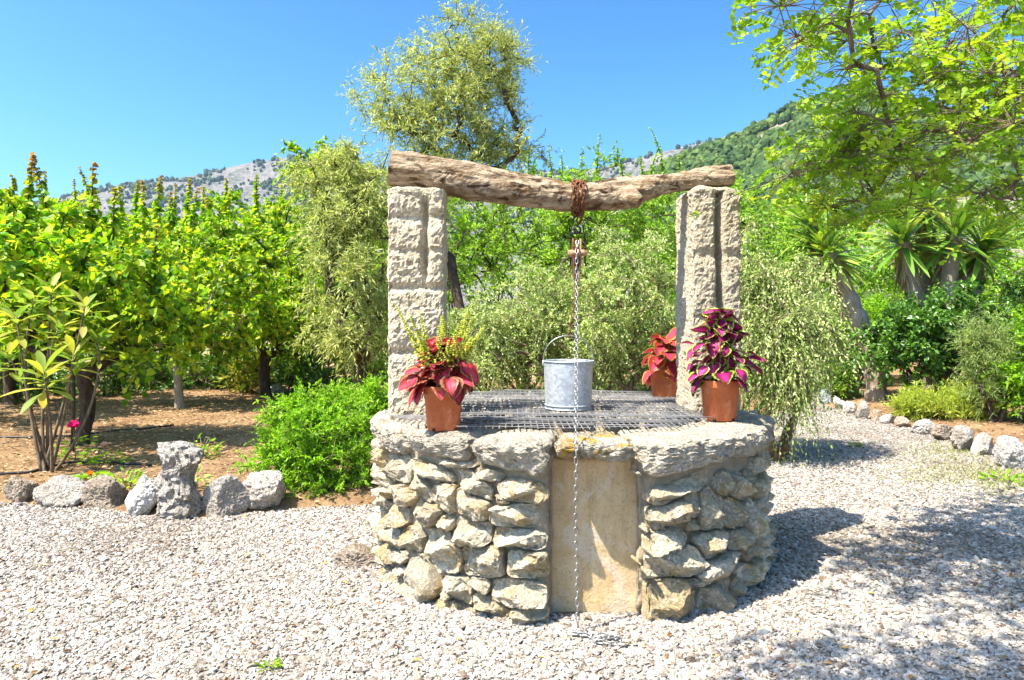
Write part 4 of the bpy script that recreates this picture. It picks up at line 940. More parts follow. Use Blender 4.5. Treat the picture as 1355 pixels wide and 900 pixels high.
fruit('tall pointed fruit tree rising behind the grey-leaved olive', 425, 15.5, [bl(430,320,15.5,1.3,1.2,2.0), bl(400,250,15.5,0.7,0.7,0.9), bl(455,240,15.5,0.6,0.6,0.8)], 40, [sh(395,240,198,15.5,0), sh(420,235,204,15.5,0)], tips=130, trunk_h=1.0, trunk_r=0.1)
LOWL = 'low dark leafy shrub under the orchard trees'
for q, (px, Y) in enumerate(((20,11.8),(60,13.2),(140,12.9),(185,14),(275,14.2),(310,14.8),(395,13.8),(440,13),(480,12.2),(-40,12.5),(225,15.2),(345,15.5))):
    g0 = onground(px, Y); plant('low_shrub', LOWL, 'shrub', g0, [(g0[0],Y,0.42,0.85,0.5,0.42)], 70+q, trunk_h=0.15, trunk_r=0.02, stems=3, tips=55, tw=6, lv=7, twl=0.22, L=0.075, W=0.045, cols=DARK, mat='leaf_gloss', group='low shrubs under the orchard', parts=('stem','foliage'))
g0 = onground(330, 13.4); plant('flowering_shrub', 'small yellow-leaved shrub beside the forked fruit tree trunk', 'shrub', g0, [(g0[0],13.4,0.45,0.5,0.4,0.4)], 88, trunk_h=0.15, trunk_r=0.02, stems=3, tips=50, tw=6, lv=8, twl=0.2, L=0.06, W=0.035, cols=((0.12,0.2,0.02),(0.32,0.36,0.03),(0.42,0.36,0.03)), parts=('stem','foliage'))

# olives
OT = dict(kind='thin', L=0.085, W=0.018, cols=OLIVE, mat='leaf_olive', up=0.35, droop=0.12, barkm='bark_dark', flat=1.0)
g0 = onground(655, 10.2)
plant('olive_tree', 'tall airy olive tree rising above the log against the sky', 'tree', g0, [bl(600,110,10.2,0.95,0.8,0.95), bl(560,165,10.2,0.75,0.7,0.5), bl(655,70,10.2,0.45,0.45,0.5), bl(605,28,10.2,0.3,0.3,0.38), bl(520,130,10.2,0.42,0.4,0.45), bl(600,225,10.2,0.9,0.6,0.45), bl(560,290,10.3,0.6,0.5,0.5), bl(640,180,10.2,0.7,0.6,0.4), bl(690,195,10.2,0.4,0.4,0.2)], 101,
      trunk_h=1.7, trunk_r=0.075, lean=(-0.55,0), tips=330, tw=9, lv=13, twl=0.34, rough=0.45, wob=0.11, spread=1.0, **{**OT})
g0 = onground(478, 9.2)
plant('olive_tree', 'bushy grey-green olive growing down to the ground beside the grooved pillar', 'tree', g0, [bl(470,360,9.2,0.62,0.6,1.0), bl(455,255,9.3,0.6,0.5,0.6), bl(500,260,9.4,0.5,0.5,0.6), bl(490,440,9.2,0.5,0.5,0.5)], 102,
      trunk_h=0.5, trunk_r=0.09, tips=190, tw=10, lv=14, twl=0.32, **{**OT, 'droop':0.45, 'up':0.0})

# hedge and bushes behind the well
HB = dict(kind='leaf', L=0.075, W=0.040, cols=HEDGE, up=0.7, droop=0.15, barkm='bark_dark', parts=('stem','foliage'), stems=4)
for q, (px, Y, rx, rz, py, shs, lb) in enumerate((
   (565,12.8,1.3,1.7,340,((540,240,205),(590,240,200),(575,250,215)), 'tall bright hedge shrub behind the grooved pillar'),
   (690,13.2,1.4,1.6,340,((665,250,205),(700,245,190),(730,250,198),(745,250,205)), 'tall bright hedge shrub filling the space under the middle of the log'),
   (800,12.6,1.3,1.6,340,((770,250,195),(790,240,180),(825,250,198),(850,245,205)), 'tall hedge shrub with upright shoots behind the bucket'),
   (900,13.4,1.4,1.7,345,((878,240,168),(900,250,205),(860,250,196)), 'tall hedge shrub behind the split pillar'),
   (985,14.4,1.3,1.5,345,((975,260,225),(1000,270,232)), 'tall hedge shrub between the split pillar and the wooded hill'))):
    g0 = onground(px, Y); plant('hedge_shrub', lb, 'shrub', g0, [bl(px,py,Y,rx,1.0,rz), bl(px-30,py-60,Y,rx*.6,0.8,rz*.5), (g0[0],Y,0.7,rx,0.9,0.7)], 120+q, trunk_h=0.5, trunk_r=0.03, tips=150, tw=9, lv=10, twl=0.38, shoots=[sh(a,b,c,Y,0.0) for a,b,c in shs], **HB)
VB = dict(kind='thin', L=0.044, W=0.018, cols=VARI, mat='leaf_olive', barkm='bark', parts=('stem','foliage'), stems=5, shell=0.35)
for q, (px, Y, blobs, lb) in enumerate((
   (690,8.2,[bl(680,440,8.2,0.85,0.6,0.55), bl(720,410,8.3,0.6,0.5,0.5), bl(640,455,8,0.45,0.4,0.45)], 'low grey-green variegated bush behind the bucket'),
   (815,8.0,[bl(815,410,8.0,0.72,0.6,0.75), bl(775,450,8.0,0.6,0.6,0.6), bl(860,440,8.2,0.6,0.6,0.7), bl(830,340,8.2,0.5,0.5,0.4)], 'rounded grey-green variegated bush behind the orange coleus'))):
    plant('variegated_bush', lb, 'bush', onground(px, Y), blobs, 140+q, trunk_h=0.35, trunk_r=0.03, tips=210, tw=11, lv=13, twl=0.24, up=0.2, droop=0.5, **VB)
plant('weeping_bush', 'grey-green weeping bush arching over the path behind the split pillar', 'bush', onground(1020, 7.2), [bl(1035,390,7.2,0.55,0.55,0.5), bl(1000,430,7.1,0.5,0.5,0.7), bl(1060,440,7.2,0.42,0.5,0.45), bl(1030,490,6.9,0.40,0.35,0.40), bl(985,350,7.4,0.4,0.4,0.4)], 145,
      trunk_h=0.5, trunk_r=0.035, tips=230, tw=10, lv=16, twl=0.38, up=-0.1, droop=1.0, **VB)
# a few long sprays hanging off it are part of the same silhouette
g0 = onground(425, 5.75)
plant('green_shrub', 'bright green shrub overhanging the gravel beside the well', 'shrub', g0, [bl(420,600,5.75,0.46,0.42,0.40), bl(390,560,5.8,0.25,0.3,0.22), bl(465,612,5.8,0.25,0.35,0.36), bl(425,545,5.9,0.26,0.3,0.16), bl(370,610,5.7,0.2,0.25,0.2)], 150, trunk_h=0.2, trunk_r=0.014, stems=6, tips=210, tw=9, lv=14, twl=0.17, L=0.036, W=0.017, kind='leaf', cols=BRIGHT, up=0.5, droop=0.1, parts=('stem','foliage'), barkm='stem_green', rough=0.4)
g0 = onground(470, 7.4)
plant('green_shrub', 'green shrub with upright shoots between the olive and the well', 'shrub', g0, [bl(468,550,7.4,0.40,0.4,0.24), bl(500,540,7.4,0.33,0.35,0.22)], 151, trunk_h=0.2, trunk_r=0.014, stems=5, tips=110, tw=8, lv=12, twl=0.19, L=0.05, W=0.02, kind='leaf', cols=BRIGHT, up=0.9, droop=0.05, parts=('stem','foliage'), barkm='stem_green')

# right-hand bed
def bush(name, label, px, Y, blobs, seed, **k):
    kw = dict(trunk_h=0.25, trunk_r=0.025, stems=4, tips=120, tw=8, lv=9, twl=0.26, L=0.07, W=0.04, cols=DARK, mat='leaf_gloss', parts=('stem','foliage'), barkm='bark_dark'); kw.update(k)
    return plant(name, label, 'shrub', onground(px, Y), blobs, seed, **kw)
bush('glossy_shrub', 'dense dark green shrub below the clustered yucca heads', 1230, 11.0, [bl(1215,450,11,0.75,0.7,0.6), bl(1265,430,11.2,0.7,0.7,0.6), bl(1180,470,11,0.4,0.5,0.5), bl(1290,480,11,0.5,0.5,0.5)], 160, tips=190, L=0.085, W=0.05)
bush('glossy_shrub', 'dark evergreen shrub at the edge of the bed behind the feathery shrub', 1370, 11.5, [bl(1360,430,11.5,0.8,0.8,0.9), bl(1320,470,11.5,0.5,0.5,0.5)], 161, tips=150)
bush('green_bush', 'mid-green bush spreading behind the leaning yucca trunk', 1130, 14.0, [bl(1120,440,14,0.9,0.8,0.7), bl(1090,420,14.3,0.6,0.6,0.6), bl(1180,425,14.2,0.7,0.7,0.6)], 162, tips=150, cols=BRIGHT, mat='leaf')
bush('green_bush', 'small low bush beside the bluish edging rock', 1108, 12.2, [bl(1108,500,12.2,0.30,0.3,0.30)], 163, tips=60, cols=HEDGE, L=0.05, W=0.025, mat='leaf', twl=0.2)
bush('lavender_clump', 'yellow-green lavender clump spilling over the path edging', 1255, 9.6, [bl(1250,545,9.6,0.52,0.4,0.22), bl(1215,548,9.7,0.3,0.3,0.2), bl(1290,540,9.5,0.3,0.3,0.25)], 164, tips=170, kind='thin', L=0.09, W=0.014, cols=((0.22,0.31,0.04),(0.38,0.47,0.06),(0.52,0.55,0.10)), mat='leaf', up=1.2, droop=0.1, twl=0.26, lv=12)
bush('feathery_shrub', 'loose feathery grey-green shrub at the edge of the path', 1318, 8.9, [bl(1320,490,8.9,0.32,0.3,0.40), bl(1300,450,8.9,0.22,0.2,0.3), bl(1345,510,8.8,0.25,0.25,0.3)], 165, tips=110, kind='thin', L=0.07, W=0.010, cols=((0.16,0.25,0.07),(0.28,0.38,0.12),(0.42,0.50,0.18)), mat='leaf', up=0.9, droop=0.2, twl=0.30, lv=16, trunk_h=0.4, shoots=[sh(1300,450,392,8.9,0), sh(1275,470,420,8.9,0), sh(1335,460,410,8.9,0)])
bush('green_bush', 'leafy yellowish bush beyond the near end of the path edging', 1400, 8.6, [bl(1390,480,8.6,0.5,0.5,0.6)], 166, tips=100, cols=BRIGHT, mat='leaf')
# trees that close the view behind
for q, (px, Y, py, rx, rz, cols_, lb) in enumerate(((-60,26,345,2.6,1.9,HEDGE,'beyond the open side of the orchard'),(110,27,365,2.6,1.6,BRIGHT,'far behind the staked fruit tree'),(290,28,365,2.6,1.6,HEDGE,'far behind the forked fruit tree'),
   (480,24,345,2.3,2.0,HEDGE,'far behind the bushy olive'),(600,25,335,2.4,2.1,BRIGHT,'far behind the tall olive'),(740,24,345,2.3,2.0,HEDGE,'far behind the pulley and bucket'),(860,26,350,2.4,2.0,BRIGHT,'far behind the orange coleus'),
   (970,24,350,2.2,1.9,HEDGE,'far behind the split pillar'),(1060,22,360,1.8,1.7,BRIGHT,'far behind the weeping bush'),(1240,27,375,2.4,1.8,HEDGE,'far behind the clustered yucca heads'),(1340,24,365,2.2,1.8,BRIGHT,'far behind the feathery shrub'),(1450,26,350,2.4,2.2,HEDGE,'beyond the carob at the end of the bed'))):
    plant('background_tree', 'leafy tree standing '+lb, 'tree', onground(px, Y), [bl(px,py,Y,rx,1.8,rz), (onground(px,Y)[0],Y,1.1,rx,1.6,1.1)], 200+q, tips=110, tw=8, lv=8, twl=0.6, trunk_h=1.0, trunk_r=0.12, L=0.15, W=0.10, kind='leaf', cols=cols_, group='background trees', twigs=False)

for q, (px, Y, py, rx, rz, cols_, lb) in enumerate(((1075,16.5,330,1.1,1.3,HEDGE,'light green tree between the weeping bush and the leaning yucca'),(1150,19,340,1.3,1.2,BRIGHT,'yellow-green tree between the two yuccas'),(1240,18,335,1.5,1.5,HEDGE,'light green tree rising straight behind the clustered yucca'),(1330,17,340,1.4,1.5,BRIGHT,'yellow-green tree behind the clustered yucca and the carob branches'),(1010,17,345,1.2,1.5,BRIGHT,'pale green tree behind the split pillar and weeping bush'))):
    plant('garden_tree', lb, 'tree', onground(px, Y), [bl(px,py,Y,rx,1.2,rz), (onground(px,Y)[0],Y,1.0,rx,1.1,1.0)], 260+q, tips=110, tw=8, lv=9, twl=0.5, trunk_h=0.8, trunk_r=0.08, L=0.10, W=0.06, kind='leaf', cols=cols_, twigs=False)
# yuccas: every sword leaf a part
def yucca_leaf(name, cols, seed):
    nu = 8; u = np.linspace(0, 1, nu); w = 0.5*np.interp(u, [0,.1,.5,.85,1], [.6,.8,1,.55,.02]); z = -0.16*u**2.2
    V = np.concatenate([np.c_[u, -w*0.115, z+0.012*w], np.c_[u, 0*u, z], np.c_[u, w*0.115, z+0.012*w]]); i = np.arange(nu-1)
    F = np.concatenate([np.stack([k*nu+i, k*nu+i+1, (k+1)*nu+i+1, (k+1)*nu+i], -1) for k in (0,1)])
    rng = np.random.default_rng(seed); c = np.array(cols[0])*(1-u[:,None])+np.array(cols[1])*u[:,None]; me = build_mesh(name, V, F, True, np.tile(c, (3,1))); me.materials.append(M['leaf_gloss']); return me
YL = [yucca_leaf('yucca_leaf', c, k) for k, c in enumerate((((0.13,0.26,0.03),(0.21,0.35,0.04)), ((0.07,0.17,0.02),(0.14,0.27,0.03)), ((0.24,0.36,0.04),(0.38,0.42,0.06))))]
def yucca(label, base, heads, seed, trunks, n=66, L0=0.62):
    rng = np.random.default_rng(seed); root = thing('yucca', label, 'yucca', base)
    for pts, r0 in trunks:
        f = np.linspace(0, 1, 24); pts = np.array(pts)-base; k = np.linspace(0, 1, len(pts)); C_ = np.stack([np.interp(f, k, pts[:,c]) for c in range(3)], -1); C_[0,2] -= 0.1
        V, F = tubes([(C_, np.linspace(r0, r0*0.75, 24)*(1+0.12*np.sin(np.arange(24)*2.1)))], 12); V += 0.012*fbm(V*14, 3, 4)[:,None]; obj('trunk', V, F, M['bark_pale'], root)
    for h, (hp, ax, sk) in enumerate(heads):
        hp = np.array(hp)-base; ax = unit(np.array(ax, float))
        for q in range(n):
            f = q/n; el = 1.35-2.0*f+rng.normal()*0.12; a = q*2.39996; o_ = np.array([math.cos(a), math.sin(a), 0.0]); d = o_*math.cos(el)+ax*math.sin(el)
            nn = -o_*math.sin(el)+ax*math.cos(el); o = link('leaf', YL[int(rng.integers(0, 3))], None, root); set_frame(o, hp+ax*(0.10-0.24*f)+o_*0.03, d, nn, L0*rng.uniform(0.8, 1.15)*(1 if f > 0.15 else 0.8))
        m = int(150*sk); a = rng.random(m)*6.283; t_ = rng.random(m); o_ = np.c_[np.cos(a), np.sin(a), 0*a]
        pt = hp+o_*0.05-ax*(0.15+0.30*sk*t_)[:,None]; d = o_*rng.uniform(0.15,0.6,(m,1))-ax*1.0+rng.normal(size=(m,3))*0.12; V, F, per = leaves(pt, d, o_, rng.uniform(0.3,0.55,m), 0.035, 'thin')
        c = pick_cols(rng, ((0.22,0.14,0.07),(0.42,0.31,0.18),(0.52,0.42,0.28)), m); obj('dead_leaf_skirt', V, F, M['dry'], root, smooth=False, col=np.repeat(c, per, 0), kind='stuff')
    return root
Yy = 11.6; b0 = onground(1160, Yy)
yucca('leaning yucca with a long skirt of dead leaves down its trunk', b0, [(P(1097,335,Yy), (-0.35,-0.1,0.9), 2.6), (P(1075,300,Yy+.3), (-0.3,0,1), 0.8)], 300, [([b0, P(1158,480,Yy), P(1140,430,Yy), P(1118,385,Yy), P(1097,335,Yy)], 0.17), ([P(1112,375,Yy+.05), P(1085,330,Yy+.2), P(1075,302,Yy+.3)], 0.09)], 105, 0.70)
b0 = onground(1235, Yy+0.6)
yucca('clump of broad yucca heads with brown dead skirts above the dark shrub', b0, [(P(1195,318,Yy+.5), (-0.25,-0.2,1), 1.5), (P(1262,312,Yy+.4), (0.05,-0.3,1), 1.9), (P(1225,275,Yy+.9), (0,0,1), 0.8), (P(1300,330,Yy+.6), (0.4,-0.2,1), 0.9)], 301,
      [([b0, P(1215,430,Yy+.6), P(1195,318,Yy+.5)], 0.14), ([b0+[0.1,0,0], P(1250,420,Yy+.5), P(1262,312,Yy+.4)], 0.16), ([b0+[0,.15,0], P(1225,380,Yy+.9), P(1225,275,Yy+.9)], 0.12), ([b0+[0.25,0,0], P(1285,420,Yy+.6), P(1300,330,Yy+.6)], 0.11)], 74, 0.84)

# overhanging carob: pinnate leaves of round leaflets on long arching branches
def carob():
    rng = np.random.default_rng(410); base = np.array([5.0, 4.2, 0.0]); root = thing('carob_tree', 'carob tree reaching leafy branches of round leaflets over the path', 'tree', base)
    tr = np.array([[0,0,-0.1],[-0.05,-0.05,0.7],[-0.15,-0.1,1.4],[-0.35,-0.15,2.0],[-0.7,-0.2,2.5],[-1.1,-0.25,2.8]])
    tgt = []
    for (px, py, Y, n, sx, sz) in ((1300,40,3.9,12,60,40),(1250,110,3.9,13,60,50),(1170,40,3.8,8,50,35),(1100,60,3.7,5,35,25),(1040,25,3.6,3,25,15),(1180,150,3.7,9,50,40),(1310,180,4.2,11,50,40),(1130,225,3.8,7,40,25),(1230,225,4.0,9,55,25),(1060,235,3.7,4,30,20),(1010,235,3.6,2,12,12),(1330,250,4.4,5,25,25),(1150,265,3.9,5,45,14),(1100,160,3.7,3,20,20),(1340,110,3.6,8,30,40),(1210,70,4.3,8,50,40),(1290,120,4.5,8,50,50)):
        for _ in range(n):
            qx, qy = px+rng.normal()*sx, py+rng.normal()*sz
            lim = np.interp(qy, [0,60,110,200,235,300], [1020,1060,1120,1120,1030,1120])
            tgt.append(P(max(qx, lim+rng.random()*25), qy, Y+rng.normal()*0.22))
    sd_ = np.array([sun_vec.x, sun_vec.y])/sun_vec.z      # the crown goes on overhead, above the picture, and shades the gravel
    for (x0, x1, y0, y1, n) in ((2.0,3.4,3.35,4.3,60),(1.15,3.2,2.3,3.0,60),(2.6,4.2,2.9,3.6,30)):
        for _ in range(n):
            Z = rng.uniform(3.9, 4.6); g_ = np.array([rng.uniform(x0, x1), rng.uniform(y0, y1)]); tgt.append(np.r_[g_+sd_*Z, Z])
    tgt = np.array(tgt)-base; inframe = tgt[:,2] < 3.7
    pos, cnt, chains = skeleton(rng, tr, tgt, 0.10); rad = np.maximum(0.0030, 0.11*(cnt/cnt[0])**0.72)
    rad = np.where(pos[:,0] < -1.75, np.minimum(rad, 0.013), rad)
    paths = [(pos[c], rad[c]) for c in chains]
    # rachises
    k = 10; st = np.repeat(tgt, k, 0); st = st+rng.normal(size=st.shape)*np.array([0.15,0.13,0.085]); n = len(st); d = unit(rng.normal(size=(n,3))*0.9+np.array([-0.55,-0.1,-0.15])); ofs = rng.random(n)[:,None]*0.0
    ln = rng.uniform(0.10, 0.18, n); up_ = unit(rng.normal(size=(n,3))*0.45+np.array([0,0,1])); sd = unit(np.cross(up_, d))
    PT, DD, NN, CC = [], [], [], []; tone = pick_cols(rng, ((0.14,0.28,0.014),(0.25,0.42,0.022),(0.42,0.54,0.04)), n)
    for i in range(5):
        f = 0.22+0.17*i
        for sgn in (-1, 1):
            q = st+d*(ln*f)[:,None]-np.array([0,0,1])*(ln*f*f*0.3)[:,None]; PT.append(q); DD.append(sd*sgn+d*0.35+rng.normal(size=(n,3))*0.15); NN.append(unit(up_+rng.normal(size=(n,3))*0.35)); CC.append(tone*rng.uniform(0.8,1.2,(n,1)))
    near_ = np.repeat(np.arange(len(tgt)), k)
    for i in range(n):
        paths.append((np.array([tgt[near_[i]], (tgt[near_[i]]+st[i])/2+[0,0,0.015], st[i]]), [0.0026,0.0022,0.0016]))
        if i % 2 == 0: paths.append((np.array([st[i], st[i]+d[i]*ln[i]*0.5-[0,0,0.02*ln[i]], st[i]+d[i]*ln[i]*0.92-[0,0,0.25*ln[i]]]), [0.0022,0.0016,0.001]))
    V, F = tubes(paths, 6, False); obj('branches', V, F, M['bark'], root)
    PT = np.concatenate(PT); m = len(PT); V, F, per = leaves(PT, np.concatenate(DD), np.concatenate(NN), rng.uniform(0.026,0.040,m), rng.uniform(0.020,0.029,m), 'round')
    obj('foliage', V, F, M['leaf'], root, smooth=False, col=np.repeat(np.concatenate(CC), per, 0))
carob()

# broad-leaved sapling in the left bed: every leaf a part
def sapling():
    rng = np.random.default_rng(77); Y = 6.25; b0 = onground(62, Y); root = thing('broad_leaved_sapling', 'many-stemmed sapling with rosettes of long yellow-green leaves behind the edging rocks', 'sapling', b0)
    nu = 9; u = np.linspace(0,1,nu); w = np.interp(u, [0,.12,.35,.65,.9,1], [.03,.25,.75,1,.5,.01])*0.14; z = -0.20*u**2; VV = np.concatenate([np.c_[u,-w,z+w*0.35], np.c_[u,0*u,z], np.c_[u,w,z+w*0.35]]); i = np.arange(nu-1)
    F = np.concatenate([np.stack([k*nu+i,k*nu+i+1,(k+1)*nu+i+1,(k+1)*nu+i],-1) for k in (0,1)]); ms = []
    for c in ((0.13,0.24,0.03),(0.22,0.31,0.05),(0.34,0.36,0.06),(0.40,0.36,0.10)):
        me = build_mesh('sapling_leaf', VV, F, True, np.tile(c, (len(VV),1))); me.materials.append(M['leaf']); ms.append(me)
    for q, (px, py, dY) in enumerate(((58,492,-.25),(22,418,0),(78,432,.1),(112,405,.1),(45,398,.2),(97,470,-.05),(12,470,.1),(130,452,.15),(68,385,.2))):
        tip = P(px, py, Y+dY)-b0; m0 = np.array([tip[0]*0.5+rng.normal()*0.16, tip[1]*0.3+rng.normal()*0.1, tip[2]*0.5]); t_ = np.linspace(0,1,12)[:,None]; pts = (1-t_)**2*np.array([rng.normal()*0.03,rng.normal()*0.03,-0.05])+2*t_*(1-t_)*m0+t_**2*tip
        V, Fs = tubes([(pts, np.linspace(0.016,0.007,12))], 7); stem = obj('stem', V, Fs, M['bark'], root)
        for e in range(16):
            a = e*2.39996+q; el = 0.95-1.35*e/16+rng.normal()*0.1; o_ = np.array([math.cos(a), math.sin(a), 0]); d = o_*math.cos(el)+np.array([0,0,math.sin(el)]); nn = -o_*math.sin(el)+np.array([0,0,math.cos(el)])
            o = link('leaf', ms[min(3, int(rng.integers(0,3))+(1 if e > 10 else 0))], None, stem); set_frame(o, tip-np.array([0,0,0.012*e]), d, nn, rng.uniform(0.16,0.27)*(1.35 if q == 0 else 1))
sapling()
# stake and rose
p = onground(96, 7.2); V, F = tubes([(np.array([[0,0,-.1],[0.01,0,0.6],[0.0,0,1.45]]), 0.02)], 8); V += 0.003*fbm(V*30,3,2)[:,None]
st_o = thing('wooden_stake', 'dark wooden stake beside the trunk of the fruit tree', 'stake', p); obj('post', V, F, M['bark_dark'], st_o)
V, F = tubes([(np.array([[0.024*math.cos(a), 0.024*math.sin(a), 0.75+0.003*a] for a in np.linspace(0, 12.5, 40)]), 0.004)], 5); obj('tie', V, F, M['hose'], st_o)
def flower(label, px, py, Y, r, c1, c2, seed, bush_r):
    rng = np.random.default_rng(seed); b0 = onground(px, Y); tip = P(px, py, Y)-b0; root = thing('flower', label, 'flower', b0)
    V, F = tubes([(np.array([[0.02,0,-.03],[0.015,0,tip[2]*0.5],tip]), [0.006,0.005,0.004])], 6); obj('stem', V, F, M['stem_green'], root)
    nu, nv = 5, 5; me_s = []
    a_, b_ = np.meshgrid(np.linspace(0,1,nu), np.linspace(-1,1,nv)); wv = np.sin(a_*2.3+0.25); VV = np.c_[a_.ravel(), (b_*wv*0.55).ravel(), (0.35*a_**2+0.12*b_**2*a_).ravel()]; i = np.arange(nv-1)[:,None]*nu+np.arange(nu-1)[None]; FF = np.stack([i,i+1,i+nu+1,i+nu],-1).reshape(-1,4)
    me = build_mesh('petal', VV, FF, True, np.clip(np.array(c1)*(1-a_.ravel()[:,None])+np.array(c2)*a_.ravel()[:,None],0,1)); me.materials.append(M['leaf'])
    for e in range(22):
        a = e*2.39996; el = 1.35-1.5*e/22; o_ = np.array([math.cos(a), math.sin(a), 0]); o = link('petal', me, None, root); set_frame(o, tip, o_*math.cos(el)+np.array([0,0,math.sin(el)]), -o_*math.sin(el)+np.array([0,0,math.cos(el)]), r*rng.uniform(0.8,1.1))
    m = 70; a = rng.random(m)*6.283; pt = np.c_[np.cos(a)*bush_r*rng.random(m), np.sin(a)*bush_r*rng.random(m), rng.uniform(0.02, min(tip[2]*0.7, 0.35), m)]; V, F, per = leaves(pt, unit(np.c_[np.cos(a),np.sin(a),0*a+.2]), unit(rng.normal(size=(m,3))*.4+[0,0,1]), rng.uniform(0.04,0.07,m), 0.03, 'leaf')
    obj('foliage', V, F, M['leaf'], root, smooth=False, col=np.repeat(pick_cols(rng, BRIGHT, m), per, 0))
flower('bright magenta rose bloom in front of the fruit tree trunk', 97, 566, 6.7, 0.062, (0.55,0.01,0.20), (0.75,0.03,0.38), 1, 0.22)
flower('small pale pink rose bloom near the magenta one', 138, 590, 6.5, 0.036, (0.7,0.35,0.4), (0.8,0.55,0.58), 2, 0.20)
flower('small orange flower low above the edging rocks', 119, 628, 5.85, 0.03, (0.75,0.16,0.02), (0.8,0.25,0.04), 3, 0.15)
# weeds
def weed(label, px, py, n, r, h, cols, seed, Y=None, kind='leaf', L=0.06, W=0.03):
    rng = np.random.default_rng(seed); p = PG(px, py); x, y = p[0], p[1]; z = gz(x, y) if not in_poly(np.array([[x,y]]), GP)[0] else 0.004
    root = thing('weed', label, 'weed', (x, y, z)); a = rng.random(n)*6.283; rr = r*np.sqrt(rng.random(n)); pt = np.c_[np.cos(a)*rr, np.sin(a)*rr, h*rng.random(n)*(1-rr/r*0.6)]
    V, F, per = leaves(pt, unit(np.c_[np.cos(a),np.sin(a),rng.uniform(0,1.2,n)]), unit(rng.normal(size=(n,3))*.5+[0,0,1]), L*rng.uniform(.6,1.2,n), W, kind)
    obj('foliage', V, F, M['leaf'], root, smooth=False, col=np.repeat(pick_cols(rng, cols, n), per, 0))
    k = 9; V, F = tubes([(np.array([[0.01*e,0,-.02],[0.5*r*math.cos(e*2.4),0.5*r*math.sin(e*2.4),h*0.8]]), [0.004,0.002]) for e in range(k)], 5); obj('stem', V, F, M['stem_green'], root)
weed('leafy weed growing on the earth behind the standing stone', 262, 615, 90, 0.22, 0.25, HEDGE, 1)
weed('pale leafy weed beside the standing stone in the bed', 248, 660, 70, 0.15, 0.22, VARI, 2)
weed('small weed in the bed behind the white rock', 165, 655, 60, 0.15, 0.15, BRIGHT, 3)
weed('tiny yellow-green weed sprouting in the open gravel', 357, 885, 26, 0.035, 0.03, BRIGHT, 4, L=0.03, W=0.012)
weed('tiny green weed in the middle of the gravel path', 1132, 592, 24, 0.06, 0.07, BRIGHT, 5, L=0.05, W=0.015)
weed('small weed at the foot of the biggest pale boulder', 1330, 640, 50, 0.16, 0.12, BRIGHT, 6)
weed('reddish-leaved weed against the shaded side of the well', 1022, 612, 60, 0.16, 0.30, ((0.16,0.07,0.04),(0.22,0.12,0.05),(0.16,0.17,0.04)), 7)
# dry grass thin on the gravel, fallen leaves on the earth, drip hose
def scatter(name, label, cat, q, zf, seed, L, W, kind, cols, upv, mat='dry'):
    rng = np.random.default_rng(seed); n = len(q); a = rng.random(n)*6.283; V, F, per = leaves(np.c_[q, zf], unit(np.c_[np.cos(a),np.sin(a),upv*rng.random(n)]), unit(rng.normal(size=(n,3))*.35+[0,0,1]), L*rng.uniform(.5,1.3,n), W*rng.uniform(.6,1.3,n), kind)
    tag(obj(name, V, F, M[mat], smooth=False, col=np.repeat(pick_cols(rng, cols, n), per, 0), kind='stuff'), label, cat)
rng = np.random.default_rng(9); q = []
for (px, py, w, h, n) in ((1260,597,36,7,1500),(1275,628,55,11,2600),(1335,640,25,15,900)):
    for _ in range(n): q.append(PG(px+rng.normal()*w, py+rng.normal()*h)[:2])
q = np.array(q); scatter('dry_grass', 'thin yellow-green grass growing through the gravel near the boulders', 'grass', q, np.full(len(q), 0.004), 1, 0.05, 0.005, 'thin', ((0.16,0.2,0.05),(0.3,0.3,0.1),(0.4,0.36,0.2)), 1.6)
q = np.c_[rng.uniform(-9.5, 1.5, 16000), rng.uniform(5.1, 14, 16000)]; q = q[~in_poly(q, GP)]
scatter('fallen_leaves', 'dry leaves and straw littering the earth under the fruit trees', 'leaf litter', q, ground_z(q)+0.008, 2, 0.05, 0.022, 'leaf', ((0.22,0.12,0.05),(0.42,0.28,0.14),(0.58,0.46,0.28)), 0.3)
q = np.c_[rng.uniform(2.5, 9, 5000), rng.uniform(6.5, 14, 5000)]; q = q[~in_poly(q, GP)]
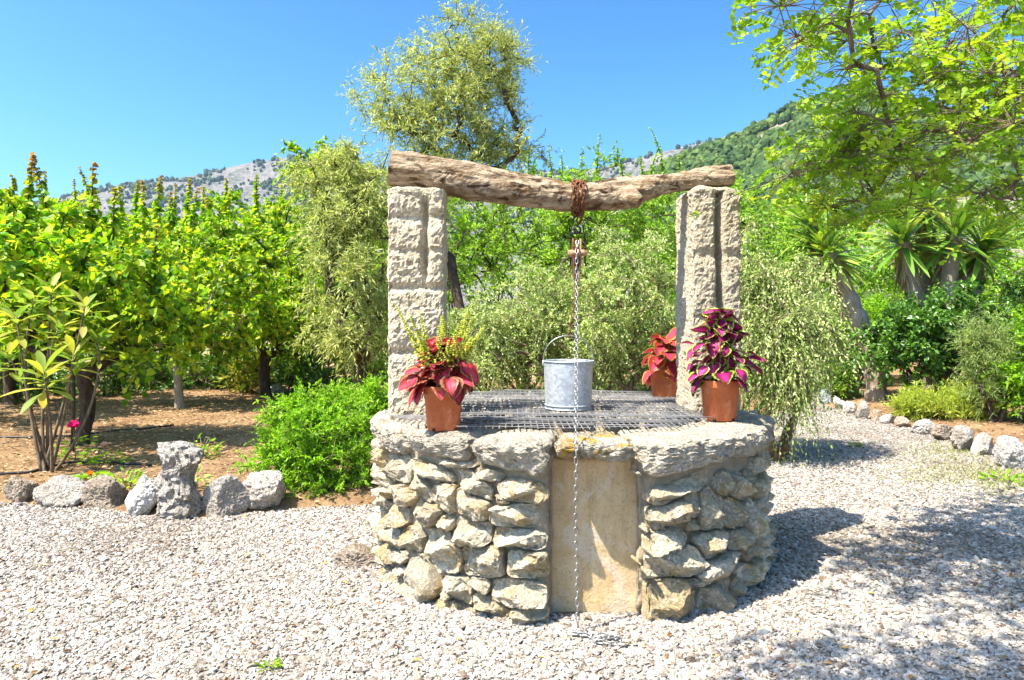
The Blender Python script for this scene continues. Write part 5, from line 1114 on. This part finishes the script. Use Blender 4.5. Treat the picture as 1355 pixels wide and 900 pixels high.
scatter('garden_litter', 'dry leaves lying in the bed under the yuccas', 'leaf litter', q, ground_z(q)+0.008, 3, 0.05, 0.022, 'leaf', ((0.22,0.12,0.05),(0.42,0.28,0.14),(0.5,0.36,0.2)), 0.3)
q = np.c_[rng.uniform(-3, 3.2, 420), rng.uniform(2.3, 5.5, 420)]; q = q[(np.linalg.norm(q-WC, axis=1) > WR+0.1) & in_poly(q, GP)]
scatter('path_leaves', 'scattered brown and yellow leaves fallen on the gravel', 'leaf litter', q, np.full(len(q), 0.016), 4, 0.035, 0.016, 'leaf', ((0.16,0.07,0.04),(0.35,0.2,0.08),(0.45,0.4,0.1)), 0.3)
def hose(label, pts, seed):
    pts = np.array([PG(x, y, 0.07) for x, y in pts]); f = np.linspace(0, 1, 60); k = np.linspace(0, 1, len(pts)); C_ = np.stack([np.interp(f, k, pts[:,c]) for c in range(3)], -1); C_[:,2] = ground_z(C_[:,:2])+0.012
    V, F = tubes([(C_, 0.011)], 7); o = C_[0]; tag(obj('irrigation_hose', V-o, F, M['hose'], loc=o), label, 'hose')
hose('black irrigation hose lying along the fruit tree row', [(-40,580),(60,578),(150,572),(230,562)], 1)
hose('black irrigation hose lying near the edging rocks', [(-30,632),(40,626),(85,615),(130,612),(200,618)], 2)

# ------------------------------------------------------------------ the summer air
V, F = boxgrid(1, 1, 1); V = np.c_[V[:,0]*5200, V[:,1]*4200, (V[:,2]+1)/2*(max(mv[:,:,2].max(), hv[:,:,2].max())+22)-2.0]
hz_m = bpy.data.materials.new('haze_air'); hz_m.use_nodes = True; ht = hz_m.node_tree; ht.nodes.remove(ht.nodes['Principled BSDF'])
pv = ht.nodes.new('ShaderNodeVolumePrincipled'); pv.inputs['Color'].default_value = (0.55,0.76,1.0,1); pv.inputs['Density'].default_value = 0.00008; pv.inputs['Anisotropy'].default_value = 0.2
ht.links.new(pv.outputs[0], ht.nodes['Material Output'].inputs['Volume'])
tag(obj('haze', V, F, hz_m, smooth=False, kind='stuff'), 'thin blue summer haze lying over the garden and the hills', 'haze')
